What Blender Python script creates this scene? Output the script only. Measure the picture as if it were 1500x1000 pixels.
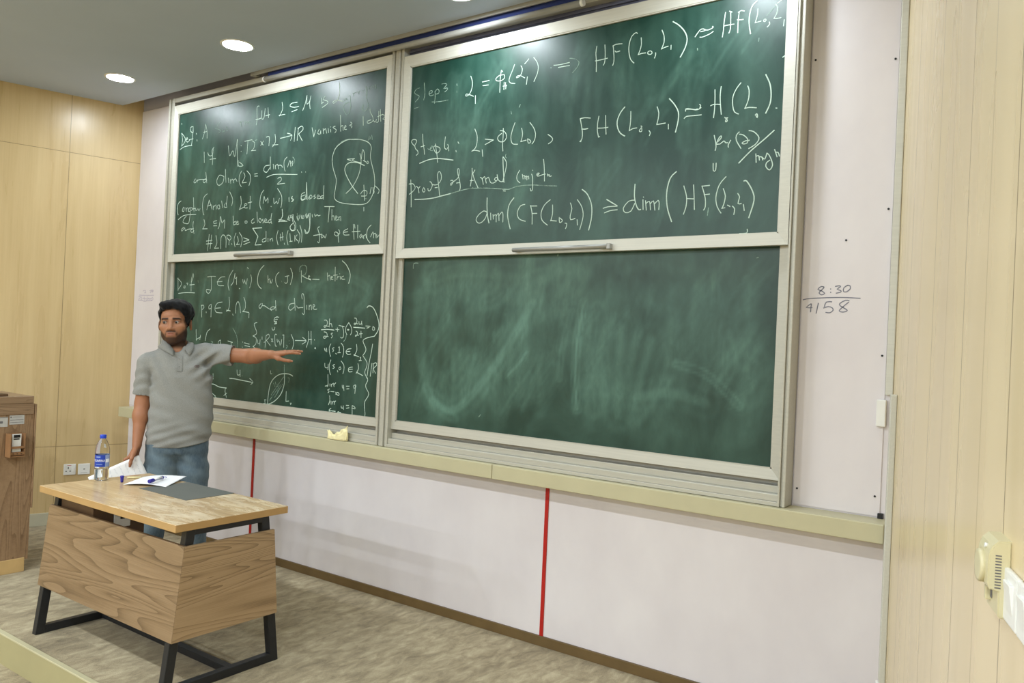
import bpy, bmesh, math, random
import numpy as np
from mathutils import Vector, Matrix

for _o in list(bpy.data.objects):
    bpy.data.objects.remove(_o)
SC = bpy.context.scene
COL = SC.collection

# ------------------------------------------------------------------ camera
CAM_POS = Vector((2.8254, -3.5664, 1.5785))
YAW, PITCH, ROLL = 0.6168, 0.0035, 0.0451
_f = Vector((-math.sin(YAW)*math.cos(PITCH), math.cos(YAW)*math.cos(PITCH), math.sin(PITCH)))
_r0 = Vector((math.cos(YAW), math.sin(YAW), 0))
_u0 = _r0.cross(_f)
_r = _r0*math.cos(ROLL) + _u0*math.sin(ROLL)
_u = _u0*math.cos(ROLL) - _r0*math.sin(ROLL)
cam_data = bpy.data.cameras.new('camera')
cam_data.lens = 28.047
cam_data.sensor_width = 36.0
cam_data.clip_start = 0.05
cam = bpy.data.objects.new('camera', cam_data)
COL.objects.link(cam)
cam.matrix_world = Matrix(((_r.x, _u.x, -_f.x, CAM_POS.x), (_r.y, _u.y, -_f.y, CAM_POS.y),
                           (_r.z, _u.z, -_f.z, CAM_POS.z), (0, 0, 0, 1)))
SC.camera = cam

# ------------------------------------------------------------------ world, exposure
W = bpy.data.worlds.new('world'); SC.world = W
W.use_nodes = True
W.node_tree.nodes['Background'].inputs[0].default_value = (0.9, 0.95, 1.0, 1)
W.node_tree.nodes['Background'].inputs[1].default_value = 0.03
SC.view_settings.view_transform = 'Standard'
SC.view_settings.look = 'None'
SC.view_settings.gamma = 1.0
SC.view_settings.use_curve_mapping = False
SC.view_settings.exposure = 0.10
# the lights are recessed ceiling downlights (built with their lamps below)
LAMP_FRONT = 150.0      # emission strength of the row close to the boards
LAMP_HALL = (390.0, 840.0, 1050.0)       # three rows further back in the hall, the last one added for wall light
LAMP_COLOR = (0.86, 0.945, 1.0, 1)
ZC = 3.38              # ceiling height over the platform

# ------------------------------------------------------------------ helpers
def srgb(r, g, b):
    def c(v):
        v /= 255.0
        return v/12.92 if v <= 0.04045 else ((v+0.055)/1.055)**2.4
    return (c(r), c(g), c(b), 1.0)

def setprops(o, label=None, cat=None, group=None, kind=None):
    if label: o['label'] = label
    if cat: o['category'] = cat
    if group: o['group'] = group
    if kind: o['kind'] = kind
    return o

def empty(name, loc=(0, 0, 0), rotz=0.0, label=None, cat=None, group=None):
    o = bpy.data.objects.new(name, None)
    o.empty_display_size = 0.05
    o.location = loc
    o.rotation_euler = (0, 0, rotz)
    COL.objects.link(o)
    return setprops(o, label, cat, group)

def link_mesh(name, me, mat=None, parent=None, loc=None, rotz=None, label=None, cat=None, group=None, kind=None):
    o = bpy.data.objects.new(name, me)
    COL.objects.link(o)
    if mat is not None:
        for m in (mat if isinstance(mat, (list, tuple)) else [mat]):
            me.materials.append(m)
    if parent is not None: o.parent = parent
    if loc is not None: o.location = loc
    if rotz is not None: o.rotation_euler = (0, 0, rotz)
    return setprops(o, label, cat, group, kind)

class MB:
    """collects shapes into one mesh"""
    def __init__(s):
        s.bm = bmesh.new()
    def box(s, x0, x1, y0, y1, z0, z1, bevel=0.0, mi=0, seg=2):
        vs = [s.bm.verts.new(p) for p in ((x0,y0,z0),(x1,y0,z0),(x1,y1,z0),(x0,y1,z0),(x0,y0,z1),(x1,y0,z1),(x1,y1,z1),(x0,y1,z1))]
        return s._hexa(vs, bevel, mi, seg)
    def hexa(s, pts, bevel=0.0, mi=0, seg=2):
        return s._hexa([s.bm.verts.new(p) for p in pts], bevel, mi, seg)
    def _hexa(s, vs, bevel, mi, seg):
        fs = []
        for idx in ((0,3,2,1),(4,5,6,7),(0,1,5,4),(1,2,6,5),(2,3,7,6),(3,0,4,7)):
            f = s.bm.faces.new([vs[i] for i in idx]); f.material_index = mi; fs.append(f)
        if bevel > 0:
            es = set()
            for f in fs: es.update(f.edges)
            bmesh.ops.bevel(s.bm, geom=list(es), offset=bevel, segments=seg, affect='EDGES', profile=0.6, material=mi)
        return s
    def tube(s, pts, r, n=12, caps=True, mi=0):
        pts = [Vector(p) for p in pts]
        rs = r if isinstance(r, (list, tuple)) else [r]*len(pts)
        rings = []
        prev = None
        for i, p in enumerate(pts):
            d = (pts[min(i+1, len(pts)-1)] - pts[max(i-1, 0)]).normalized()
            if prev is None:
                a = d.orthogonal().normalized()
            else:
                a = (prev - d*prev.dot(d))
                a = a.normalized() if a.length > 1e-6 else d.orthogonal().normalized()
            prev = a
            b = d.cross(a)
            rings.append([s.bm.verts.new(p + (a*math.cos(2*math.pi*k/n) + b*math.sin(2*math.pi*k/n))*rs[i]) for k in range(n)])
        for i in range(len(rings)-1):
            for k in range(n):
                f = s.bm.faces.new((rings[i][k], rings[i][(k+1) % n], rings[i+1][(k+1) % n], rings[i+1][k]))
                f.smooth = True; f.material_index = mi
        if caps:
            f = s.bm.faces.new(list(reversed(rings[0]))); f.material_index = mi
            f = s.bm.faces.new(rings[-1]); f.material_index = mi
        return s
    def lathe(s, prof, n=32, c=(0, 0, 0), mi=0, capb=True, capt=True, smooth=True):
        rings = []
        for (r, z) in prof:
            rings.append([s.bm.verts.new((c[0]+r*math.cos(2*math.pi*k/n), c[1]+r*math.sin(2*math.pi*k/n), c[2]+z)) for k in range(n)])
        for i in range(len(rings)-1):
            for k in range(n):
                f = s.bm.faces.new((rings[i][k], rings[i][(k+1) % n], rings[i+1][(k+1) % n], rings[i+1][k]))
                f.smooth = smooth; f.material_index = mi
        if capb:
            f = s.bm.faces.new(list(reversed(rings[0]))); f.material_index = mi
        if capt:
            f = s.bm.faces.new(rings[-1]); f.material_index = mi
        return s
    def prism(s, poly, axis, a, b, mi=0):
        """poly: 2-D points; axis: the extrusion axis 'x','y','z'"""
        def P(u, v, w):
            return {'x': (w, u, v), 'y': (u, w, v), 'z': (u, v, w)}[axis]
        A = [s.bm.verts.new(P(u, v, a)) for u, v in poly]
        B = [s.bm.verts.new(P(u, v, b)) for u, v in poly]
        n = len(poly)
        fs = [s.bm.faces.new(A), s.bm.faces.new(list(reversed(B)))]
        for i in range(n):
            fs.append(s.bm.faces.new((A[i], B[i], B[(i+1) % n], A[(i+1) % n])))
        for f in fs: f.material_index = mi
        bmesh.ops.recalc_face_normals(s.bm, faces=fs)
        return s
    def mesh(s, name):
        me = bpy.data.meshes.new(name)
        s.bm.to_mesh(me); s.bm.free()
        return me
    def build(s, name, mat, parent=None, **kw):
        return link_mesh(name, s.mesh(name), mat, parent, **kw)

# ------------------------------------------------------------------ material helpers
class NT:
    def __init__(s, name):
        s.m = bpy.data.materials.new(name); s.m.use_nodes = True
        s.t = s.m.node_tree; s.n = s.t.nodes; s.l = s.t.links
        s.bsdf = s.n['Principled BSDF']
    def node(s, typ, **kw):
        n = s.n.new(typ)
        for k, v in kw.items(): setattr(n, k, v)
        return n
    def link(s, a, b): s.l.new(a, b)
    def coords(s, kind='Object', scale=(1, 1, 1), rot=(0, 0, 0), loc=(0, 0, 0)):
        tc = s.node('ShaderNodeTexCoord')
        mp = s.node('ShaderNodeMapping')
        mp.inputs['Scale'].default_value = scale
        mp.inputs['Rotation'].default_value = rot
        mp.inputs['Location'].default_value = loc
        s.link(tc.outputs[kind], mp.inputs[0])
        return mp.outputs[0]
    def noise(s, vec, scale=5, detail=4, rough=0.55, dist=0.0):
        n = s.node('ShaderNodeTexNoise')
        n.inputs['Scale'].default_value = scale; n.inputs['Detail'].default_value = detail
        n.inputs['Roughness'].default_value = rough; n.inputs['Distortion'].default_value = dist
        s.link(vec, n.inputs['Vector'])
        return n.outputs['Fac']
    def ramp(s, fac, stops, interp='LINEAR'):
        r = s.node('ShaderNodeValToRGB')
        r.color_ramp.interpolation = interp
        while len(r.color_ramp.elements) < len(stops): r.color_ramp.elements.new(0.5)
        for e, (p, c) in zip(r.color_ramp.elements, stops):
            e.position = p; e.color = c
        s.link(fac, r.inputs[0])
        return r.outputs[0]
    def mix(s, fac, a, b, blend='MIX'):
        m = s.node('ShaderNodeMix', data_type='RGBA', blend_type=blend)
        s._in(fac, m.inputs[0]); s._in(a, m.inputs[6]); s._in(b, m.inputs[7])
        return m.outputs[2]
    def math(s, op, a, b=0.0, clamp=False):
        m = s.node('ShaderNodeMath', operation=op); m.use_clamp = clamp
        s._in(a, m.inputs[0]); s._in(b, m.inputs[1])
        return m.outputs[0]
    def _in(s, v, sock):
        if hasattr(v, 'links') or hasattr(v, 'is_linked'):
            s.link(v, sock)
        else:
            sock.default_value = v
    def sep(s, vec):
        n = s.node('ShaderNodeSeparateXYZ'); s.link(vec, n.inputs[0]); return n.outputs
    def bump(s, h, strength=0.2, dist=0.002):
        b = s.node('ShaderNodeBump')
        b.inputs['Strength'].default_value = strength; b.inputs['Distance'].default_value = dist
        s.link(h, b.inputs['Height']); s.link(b.outputs[0], s.bsdf.inputs['Normal'])
    def set(s, color=None, rough=None, metal=None, spec=None, coat=None, coat_rough=None, trans=None, ior=None, sheen=None):
        B = s.bsdf.inputs
        if color is not None: s._in(color, B['Base Color'])
        if rough is not None: s._in(rough, B['Roughness'])
        if metal is not None: s._in(metal, B['Metallic'])
        if spec is not None: B['Specular IOR Level'].default_value = spec
        if coat is not None: B['Coat Weight'].default_value = coat
        if coat_rough is not None: B['Coat Roughness'].default_value = coat_rough
        if trans is not None: B['Transmission Weight'].default_value = trans
        if ior is not None: B['IOR'].default_value = ior
        if sheen is not None: B['Sheen Weight'].default_value = sheen
        return s.m

def simple(name, col, rough=0.5, metal=0.0, spec=0.5, var=0.06, scale=30):
    t = NT(name)
    v = t.noise(t.coords(), scale, 3)
    c2 = tuple(min(1, max(0, x*(1-var))) for x in col[:3]) + (1,)
    c3 = tuple(min(1, max(0, x*(1+var))) for x in col[:3]) + (1,)
    return t.set(t.ramp(v, [(0.3, c2), (0.7, c3)]), rough, metal, spec)

# ------------------------------------------------------------------ materials
def seam_mask(t, comp, vals, w):
    out = None
    for v in vals:
        d = t.math('ABSOLUTE', t.math('SUBTRACT', comp, v))
        k = t.math('LESS_THAN', d, w)
        out = k if out is None else t.math('MAXIMUM', out, k)
    return out

def veneer(name, light, dark, seam, vx, hz, wv=0.002, rough=0.25, vfaint=(), fine=0.2, xs_=9):
    """pale wood veneer panels; local X runs along the wall, Z is up"""
    t = NT(name)
    v = t.coords('Object', (xs_, xs_, 0.55))
    n1 = t.noise(v, 1.3, 5 if fine > 0.1 else 2, 0.6 if fine > 0.1 else 0.4, 0.6)
    n2 = t.noise(t.coords('Object', (90, 90, 1.2)), 1.0, 3, 0.6)
    n3 = t.noise(t.coords('Object', (1.1, 1.1, 0.35)), 1.0, 2, 0.5)
    f = t.math('ADD', t.math('MULTIPLY', n1, 0.5), t.math('ADD', t.math('MULTIPLY', n2, fine), t.math('MULTIPLY', n3, 0.35+0.2-fine)))
    c = t.ramp(f, [(0.36, dark), (0.66, light)])
    xs = t.sep(t.coords('Object'))
    m = None
    if vx: m = seam_mask(t, xs[0], vx, wv)
    if hz:
        h = seam_mask(t, xs[2], hz, wv)
        m = h if m is None else t.math('MAXIMUM', m, h)
    if m is not None: c = t.mix(t.math('MULTIPLY', m, 0.75), c, seam)
    if vfaint:
        c = t.mix(t.math('MULTIPLY', seam_mask(t, xs[0], vfaint, wv*1.3), 0.3), c, seam)
    t.set(c, t.ramp(n1, [(0.3, (rough,)*3+(1,)), (0.7, (rough+0.1,)*3+(1,))]), 0, 0.5)
    if m is not None: t.bump(t.math('SUBTRACT', 1.0, m), 0.4, 0.002)
    return t.m

M = {}
M['wood_left'] = veneer('veneer_left_wall', srgb(212, 188, 142), srgb(194, 168, 122), srgb(120, 100, 66), [0.521, 1.741, 2.96, 4.18], [0.615, 2.93], 0.0022)
M['wood_right'] = veneer('veneer_right_wall', srgb(226, 208, 172), srgb(212, 192, 152), srgb(112, 92, 60), [0.46, 1.03, 1.519, 1.99, 2.5], [], 0.0030, 0.22, (0.24, 0.73, 1.27, 1.76, 2.2), 0.04, 3.5)
def white_panel():
    t = NT('white_panel')
    n = t.noise(t.coords('Object', (1.5, 1.5, 1.0)), 2.0, 4)
    return t.set(t.ramp(n, [(0.3, srgb(214, 208, 212)), (0.7, srgb(224, 219, 222))]), 0.32, 0, 0.45)
M['white'] = white_panel()
M['ceiling'] = simple('ceiling_paint', srgb(184, 196, 214), 0.9, 0, 0.2, 0.015, 3)
M['recess'] = simple('recess_paint', srgb(176, 174, 186), 0.9, 0, 0.2, 0.03, 4)
M['cream'] = simple('cream_enamel', srgb(188, 182, 150), 0.45, 0, 0.4, 0.03, 6)
M['riser'] = simple('beige_riser', srgb(160, 152, 114), 0.5, 0, 0.4, 0.03, 6)
M['red'] = simple('red_strip', srgb(176, 30, 22), 0.45, 0, 0.4, 0.08, 20)
M['base_brown'] = simple('brown_skirting', srgb(104, 84, 52), 0.5, 0, 0.4, 0.1, 10)
M['base_pale'] = simple('pale_skirting', srgb(190, 186, 164), 0.45, 0, 0.4, 0.04, 8)
def alu(name, col, rough=0.44, metal=0.2):
    t = NT(name)
    n = t.noise(t.coords('Object', (1.2, 40, 40)), 3.0, 3)
    c2 = tuple(x*0.93 for x in col[:3]) + (1,)
    return t.set(t.ramp(n, [(0.35, c2), (0.65, col)]), rough, metal, 0.5)
M['alu'] = alu('anodised_frame', srgb(204, 203, 193), 0.56, 0.15)
M['alu_frame'] = alu('darker_frame', srgb(186, 184, 173))  # darker tone of the frame aluminium, for outer frames and lower sashes
M['alu_grey'] = alu('grey_track', srgb(160, 160, 156), 0.4, 0.4)
M['shaded_track'] = simple('shaded_track', srgb(98, 102, 126), 0.6, 0, 0.4, 0.1, 20)  # shadow inside the head channel is put into the track colour
M['navy'] = simple('navy_screen_edge', srgb(48, 60, 112), 0.8, 0, 0.2, 0.05, 20)
M['screen_white'] = simple('ivory_enamel', srgb(160, 160, 156), 0.45, 0, 0.4, 0.03, 10)
def board_mat(name, base, dusty, seed):
    t = NT(name)
    a = t.node('ShaderNodeAttribute', attribute_name='dust').outputs['Fac']
    fine = t.noise(t.coords('Object', (26, 26, 9), (0, 0.25, 0), (seed, 0, 0)), 1.5, 6, 0.65, 0.6)
    blot = t.noise(t.coords('Object', (3, 3, 2.2), (0, 0, 0), (seed, 1, 0)), 1.2, 4, 0.6, 0.8)
    f = t.math('ADD', t.math('MULTIPLY', a, t.math('ADD', 0.45, t.math('MULTIPLY', fine, 1.1))),
               t.math('MULTIPLY', t.math('SUBTRACT', blot, 0.46), 0.5), True)
    c = t.ramp(f, [(0.0, base), (1.0, dusty)])
    t.set(c, t.ramp(f, [(0, (0.37,)*3+(1,)), (1, (0.50,)*3+(1,))]), 0, 0.5)
    t.bump(fine, 0.05, 0.001)
    return t.m
M['board'] = board_mat('green_chalkboard', srgb(14, 54, 45), srgb(100, 142, 127), 0)
def chalk(name, col, cover):
    t = NT(name)
    n = t.noise(t.coords('Object', (1, 1, 1)), 420, 3, 0.7)
    n2 = t.noise(t.coords('Object', (1, 1, 1)), 22, 2, 0.5)
    f = t.math('ADD', t.math('MULTIPLY', n, 0.7), t.math('MULTIPLY', n2, 0.5))
    a = t.ramp(f, [(cover-0.12, (0, 0, 0, 1)), (cover+0.12, (1, 1, 1, 1))])
    t.set(col, 0.95, 0, 0.1)
    t.link(a, t.bsdf.inputs['Alpha'])
    return t.m
M['chalk'] = chalk('white_chalk', srgb(196, 218, 206), 0.42)
M['chalk_faint'] = chalk('worn_white_chalk', srgb(158, 186, 172), 0.55)
M['ink'] = simple('blue_grey_marker_ink', srgb(120, 122, 138), 0.6, 0, 0.3, 0.1, 60)
M['ink_faint'] = simple('faded_violet_marker_ink', srgb(186, 178, 196), 0.6, 0, 0.3, 0.05, 60)
def carpet():
    t = NT('carpet_tiles')
    o = t.coords('Object')
    xs = t.sep(o)
    # planks along the wall, short dashes woven along them
    n1 = t.noise(t.coords('Object', (15, 6.5, 1)), 1.3, 5, 0.68, 0.5)
    n2 = t.noise(t.coords('Object', (260, 260, 1)), 1.0, 2, 0.6)
    n3 = t.noise(t.coords('Object', (3.0, 1.2, 1)), 1.3, 3, 0.5)
    br = t.node('ShaderNodeTexBrick')
    br.inputs['Scale'].default_value = 1.0
    br.inputs['Brick Width'].default_value = 0.5; br.inputs['Row Height'].default_value = 0.25
    br.inputs['Mortar Size'].default_value = 0.0
    br.inputs['Color1'].default_value = (0.38, 0.38, 0.38, 1); br.inputs['Color2'].default_value = (0.62, 0.62, 0.62, 1)
    t.link(o, br.inputs['Vector'])
    f = t.math('ADD', t.math('MULTIPLY', n1, 0.55), t.math('ADD', t.math('MULTIPLY', n3, 0.25), t.math('MULTIPLY', br.outputs['Color'], 0.22)))
    f = t.math('ADD', f, t.math('MULTIPLY', t.math('SUBTRACT', n2, 0.5), 0.3))
    c = t.ramp(f, [(0.30, srgb(88, 77, 58)), (0.5, srgb(148, 134, 106)), (0.68, srgb(190, 177, 146))])
    t.set(c, 0.95, 0, 0.1, sheen=0.15)
    t.bump(t.math('ADD', n2, t.math('MULTIPLY', n1, 0.6)), 0.5, 0.004)
    return t.m
M['carpet'] = carpet()
def desk_wood(name, c0, c1, c2, scale=(1.0, 1.0, 5.0), rough=0.42, k=1.0, loc=(0, 0, 0)):
    """laminate with cathedral grain; grain runs along the stretched axis"""
    t = NT(name)
    v = t.coords('Object', scale, (0, 0.12, 0), loc)
    warp = t.noise(v, 0.9*k, 2, 0.45, 0.35)
    w = t.math('MULTIPLY', warp, 26.0)
    saw = t.math('FRACT', w)
    rings = t.math('POWER', saw, 2.6)
    fine = t.noise(t.coords('Object', tuple(s*a for s, a in zip(scale, (4, 4, 22)))), 2.2, 5, 0.7)
    broad = t.noise(t.coords('Object', tuple(s*a for s, a in zip(scale, (0.7, 0.7, 2.4)))), 1.4*k, 3)
    f = t.math('ADD', t.math('MULTIPLY', rings, 0.27), t.math('ADD', t.math('MULTIPLY', fine, 0.46), t.math('MULTIPLY', broad, 0.34)))
    t.set(t.ramp(f, [(0.26, c0), (0.52, c1), (0.82, c2)]), rough, 0, 0.35)
    return t.m
M['walnut'] = desk_wood('walnut_laminate', srgb(146, 122, 93), srgb(124, 101, 74), srgb(80, 62, 43), (0.42, 0.42, 4.6))
M['walnut_side_lit'] = desk_wood('walnut_laminate_end_lit', srgb(176, 150, 118), srgb(154, 129, 98), srgb(102, 82, 60), (0.5, 0.5, 5.2), 0.42, 1.0, (3.1, 0.4, 1.7))  # paler copy of the front walnut, side light put into the colour
M['walnut_vert'] = desk_wood('lectern_laminate', srgb(160, 132, 102), srgb(142, 114, 86), srgb(104, 80, 58), (5.0, 5.0, 0.7), 0.42)
M['walnut_top'] = desk_wood('lectern_rail_laminate', srgb(156, 130, 102), srgb(140, 114, 88), srgb(104, 82, 62), (1.0, 1.0, 12.0), 0.42)
def desk_top():
    t = NT('oak_desktop')
    v = t.coords('Object', (1.0, 7.0, 7.0))
    n = t.noise(v, 1.6, 5, 0.6, 0.8)
    f2 = t.noise(t.coords('Object', (4, 60, 60)), 1.2, 3, 0.6)
    f = t.math('ADD', t.math('MULTIPLY', n, 0.65), t.math('MULTIPLY', f2, 0.35))
    c = t.ramp(f, [(0.32, srgb(170, 140, 104)), (0.55, srgb(200, 172, 132)), (0.75, srgb(216, 192, 154))])
    # wiped chalk dust lying in patches on the right-hand half and the back edge
    d = t.noise(t.coords('Object', (3, 11, 1), (0, 0, 0.25)), 1.7, 6, 0.72, 0.6)
    xs = t.sep(t.coords('Object'))
    side = t.ramp(xs[0], [(0.35, (0, 0, 0, 1)), (0.85, (1, 1, 1, 1))])
    m = t.math('MULTIPLY', t.ramp(d, [(0.44, (0, 0, 0, 1)), (0.78, (1, 1, 1, 1))]), t.math('ADD', t.math('MULTIPLY', side, 0.75), 0.15))
    c = t.mix(m, c, srgb(238, 230, 206))
    t.set(c, t.ramp(m, [(0, (0.22,)*3+(1,)), (1, (0.6,)*3+(1,))]), 0, 0.45)
    return t.m
M['oak_top'] = desk_top()
M['edge_band'] = simple('pale_edge_band', srgb(172, 138, 90), 0.45, 0, 0.35, 0.05, 12)
M['plinth'] = simple('pale_plinth', srgb(200, 168, 116), 0.45, 0, 0.35, 0.06, 12)
M['box_wood'] = simple('box_laminate', srgb(150, 112, 78), 0.5, 0, 0.3, 0.1, 14)
M['black_metal'] = simple('black_powder_coat', srgb(34, 36, 40), 0.42, 0.2, 0.5, 0.12, 40)
M['mat_grey'] = simple('grey_desk_mat', srgb(98, 100, 95), 0.6, 0, 0.35, 0.04, 9)
M['dark_wood'] = simple('dark_pedestal_laminate', srgb(92, 70, 50), 0.5, 0, 0.3, 0.12, 14)
M['plastic_white'] = simple('white_plastic', srgb(231, 231, 227), 0.35, 0, 0.5, 0.02, 10)
M['plastic_cream'] = simple('aged_cream_plastic', srgb(208, 199, 162), 0.38, 0, 0.5, 0.03, 10)
M['black'] = simple('black_plastic', srgb(24, 24, 26), 0.5, 0, 0.4, 0.1, 30)
M['grey_print'] = simple('grey_print', srgb(110, 108, 108), 0.7, 0, 0.2, 0.1, 80)
M['sticker'] = simple('grey_sticker', srgb(186, 184, 180), 0.5, 0, 0.3, 0.04, 40)
M['paper'] = simple('white_paper', srgb(240, 240, 242), 0.8, 0, 0.2, 0.01, 8)
M['paper_ink'] = simple('pale_pencil_lines', srgb(206, 206, 216), 0.8, 0, 0.2, 0.05, 80)
M['blue_cap'] = simple('blue_plastic', srgb(24, 66, 196), 0.35, 0, 0.5, 0.05, 20)
M['navy_cap'] = simple('violet_blue_plastic', srgb(38, 32, 140), 0.35, 0, 0.5, 0.08, 20)
M['label_blue'] = simple('blue_film_label', srgb(18, 58, 160), 0.3, 0, 0.5, 0.15, 18)
M['label_pale'] = simple('pale_film_label', srgb(138, 156, 200), 0.3, 0, 0.5, 0.05, 18)
M['print_white'] = simple('white_print', srgb(232, 236, 244), 0.5, 0, 0.3, 0.02, 40)
def clear(name, ior, rough, tint):
    t = NT(name)
    n = t.noise(t.coords('Object', (1, 1, 1)), 60, 2)
    return t.set(tint, t.ramp(n, [(0.3, (rough,)*3+(1,)), (0.7, (rough*1.6,)*3+(1,))]), 0, 0.5, trans=1.0, ior=ior)
M['pet'] = clear('clear_bottle_plastic', 1.12, 0.03, (0.97, 0.985, 0.99, 1))
M['water'] = clear('water', 1.33, 0.01, (0.97, 0.99, 1.0, 1))
M['cloth'] = simple('pale_yellow_cloth', srgb(236, 226, 178), 0.95, 0, 0.1, 0.08, 40)
def skin_mat():
    t = NT('skin')
    a = t.node('ShaderNodeAttribute', attribute_name='tone').outputs['Color']
    n = t.noise(t.coords('Object'), 60, 3)
    c = t.mix(t.math('MULTIPLY', n, 0.16), a, srgb(120, 72, 50))
    t.set(c, 0.5, 0, 0.35)
    t.bsdf.inputs['Subsurface Weight'].default_value = 0.06
    t.bsdf.inputs['Subsurface Radius'].default_value = (0.01, 0.004, 0.002)
    return t.m
M['skin'] = skin_mat()
def fabric(name, ca, cb, sc, rough=0.95, stretch=(1, 1, 1), big=None):
    t = NT(name)
    n = t.noise(t.coords('Object', stretch), sc, 2, 0.7)
    n2 = t.noise(t.coords('Object', (1, 1, 1)), 5, 4, 0.55)
    c = t.ramp(n, [(0.25, ca), (0.75, cb)])
    if big is not None:
        c = t.mix(t.ramp(n2, [(0.42, (0, 0, 0, 1)), (0.68, (1, 1, 1, 1))]), c, big)
    t.set(c, rough, 0, 0.15, sheen=0.1)
    t.bump(n, 0.25, 0.001)
    return t.m
M['polo'] = fabric('heather_grey_pique', srgb(127, 128, 125), srgb(155, 155, 151), 330)
M['polo_dark'] = fabric('heather_grey_rib', srgb(121, 122, 119), srgb(148, 148, 144), 300)
M['denim'] = fabric('faded_denim', srgb(66, 82, 96), srgb(98, 114, 126), 240, 0.95, (1, 1, 0.15), srgb(118, 134, 142))
M['hair'] = fabric('black_hair', srgb(7, 7, 9), srgb(20, 19, 21), 160, 0.7, (1, 1, 0.2))
M['eye_white'] = simple('eye_white', srgb(150, 140, 132), 0.25, 0, 0.5, 0.03, 60)  # greyed, the shade around the eyes is in the colour
M['iris'] = simple('dark_iris', srgb(28, 18, 14), 0.2, 0, 0.5, 0.1, 200)
M['button'] = simple('grey_button', srgb(120, 120, 118), 0.4, 0, 0.5, 0.05, 60)
M['badge'] = simple('maroon_stitching', srgb(96, 62, 74), 0.8, 0, 0.2, 0.1, 200)
M['shoe'] = simple('dark_shoe_leather', srgb(46, 42, 42), 0.5, 0, 0.4, 0.1, 30)
M['sole'] = simple('pale_rubber_sole', srgb(196, 192, 184), 0.7, 0, 0.3, 0.05, 30)
def lamp_mat(name, strength):
    t = NT(name)
    t.set((0.9, 0.9, 0.9, 1), 0.5)
    t.bsdf.inputs['Emission Color'].default_value = LAMP_COLOR
    t.bsdf.inputs['Emission Strength'].default_value = strength
    return t.m
M['lamp_front'] = lamp_mat('front_diffuser', LAMP_FRONT)
for _i, _s in enumerate(LAMP_HALL): M['lamp_hall%d' % _i] = lamp_mat('hall_diffuser', _s)

# ------------------------------------------------------------------ room shell
XL, XR = -3.545, 2.215            # corners of the board wall (plane y = 0)
AL, AR = math.radians(16.5), math.radians(15)
YS = -1.715                       # platform edge
YB = -14.0
def st(mb, name, mat, **kw):
    return mb.build(name, mat, kind='structure', **kw)
XWL = lambda y: XL + y*math.tan(AL)
XWR = lambda y: XR - y*math.tan(AR)

mb = MB(); mb.prism([(XWL(0)-0.3, 0.3), (XWL(YS)-0.1, YS), (XWR(YS)+0.1, YS), (XWR(0)+0.3, 0.3)], 'z', -0.16, 0.0)
st(mb, 'floor', M['carpet'])
mb = MB(); mb.prism([(XWL(YS)-0.1, YS), (XWL(YB)-0.1, YB-0.1), (XWR(YB)+0.1, YB-0.1), (XWR(YS)+0.1, YS)], 'z', -0.30, -0.15)
st(mb, 'floor_hall', M['carpet'])
mb = MB(); mb.box(XWL(YS)+0.01, XWR(YS)-0.01, YS-0.010, YS-0.0005, -0.15, -0.006, 0.001)
st(mb, 'trim_1', M['riser'])
mb = MB(); mb.box(XWL(YS)+0.01, XWR(YS)-0.01, YS-0.012, YS+0.014, -0.005, 0.004, 0.002)
st(mb, 'trim_5', M['cream'])
# ceiling over platform and hall, its front edge stops short of the board wall
mb = MB(); mb.prism([(XWL(-0.15)-0.15, -0.15), (XWL(YB)-0.15, YB-0.15), (XWR(YB)+0.15, YB-0.15), (XWR(-0.15)+0.15, -0.15)], 'z', ZC, ZC+0.42)
st(mb, 'ceiling', M['ceiling'])
mb = MB(); mb.box(XL-0.4, XR+0.4, -0.16, 0.45, ZC+0.36, ZC+0.46)
st(mb, 'ceiling_recess', M['recess'])
# board wall: white panels up to 3.36, recess above
mb = MB(); mb.box(XL-0.03, XR+0.03, 0.0, 0.10, 0.0, 3.36)
st(mb, 'wall_front', M['white'])
mb = MB(); mb.box(XL-0.4, XR+0.4, 0.004, 0.10, 3.36, ZC+0.40)
st(mb, 'wall_recess', M['recess'])
def side_wall(name, x0, ang, sgn, length, mat):
    """local X runs along the wall away from the board wall"""
    me = MB()
    me.box(-0.02, length, 0.0 if sgn > 0 else -0.08, 0.08 if sgn > 0 else 0.0, -0.3, ZC+0.4)
    o = me.build(name, mat, kind='structure')
    o.location = (x0, 0, 0)
    d = (sgn*math.sin(ang), -math.cos(ang))
    o.rotation_euler = (0, 0, math.atan2(d[1], d[0]))
    return o
# left wall: direction (-sin, -cos)
wl = side_wall('wall_left', XL, AL, -1, 15.0, M['wood_left'])
wr = side_wall('wall_right', XR, AR, 1, 15.0, M['wood_right'])
mb = MB(); mb.box(XWL(YB)-0.3, XWR(YB)+0.3, YB-0.2, YB-0.08, -0.3, ZC+0.4)
st(mb, 'wall_back', M['wood_left'])
# skirtings
mb = MB(); mb.box(XL-0.01, XR+0.01, -0.014, 0.0, 0.0, 0.052, 0.002)
st(mb, 'baseboard_front', M['base_brown'])
mb = MB(); mb.box(0.0, 1.78, 0.0, 0.012, 0.0, 0.100, 0.003); 
o = st(mb, 'baseboard_left', M['base_pale']); o.location = wl.location; o.rotation_euler = wl.rotation_euler
mb = MB(); mb.box(0.0, 1.78, -0.012, 0.0, 0.0, 0.100, 0.003)
o = st(mb, 'baseboard_right', M['base_pale']); o.location = wr.location; o.rotation_euler = wr.rotation_euler
# red strips between the lower white panels
for i, x in enumerate((-1.892, 0.572)):
    mb = MB(); mb.box(x-0.011, x+0.011, -0.006, 0.0, 0.05, 0.86, 0.002)
    st(mb, 'trim_%d' % (i+2), M['red'])
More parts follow.
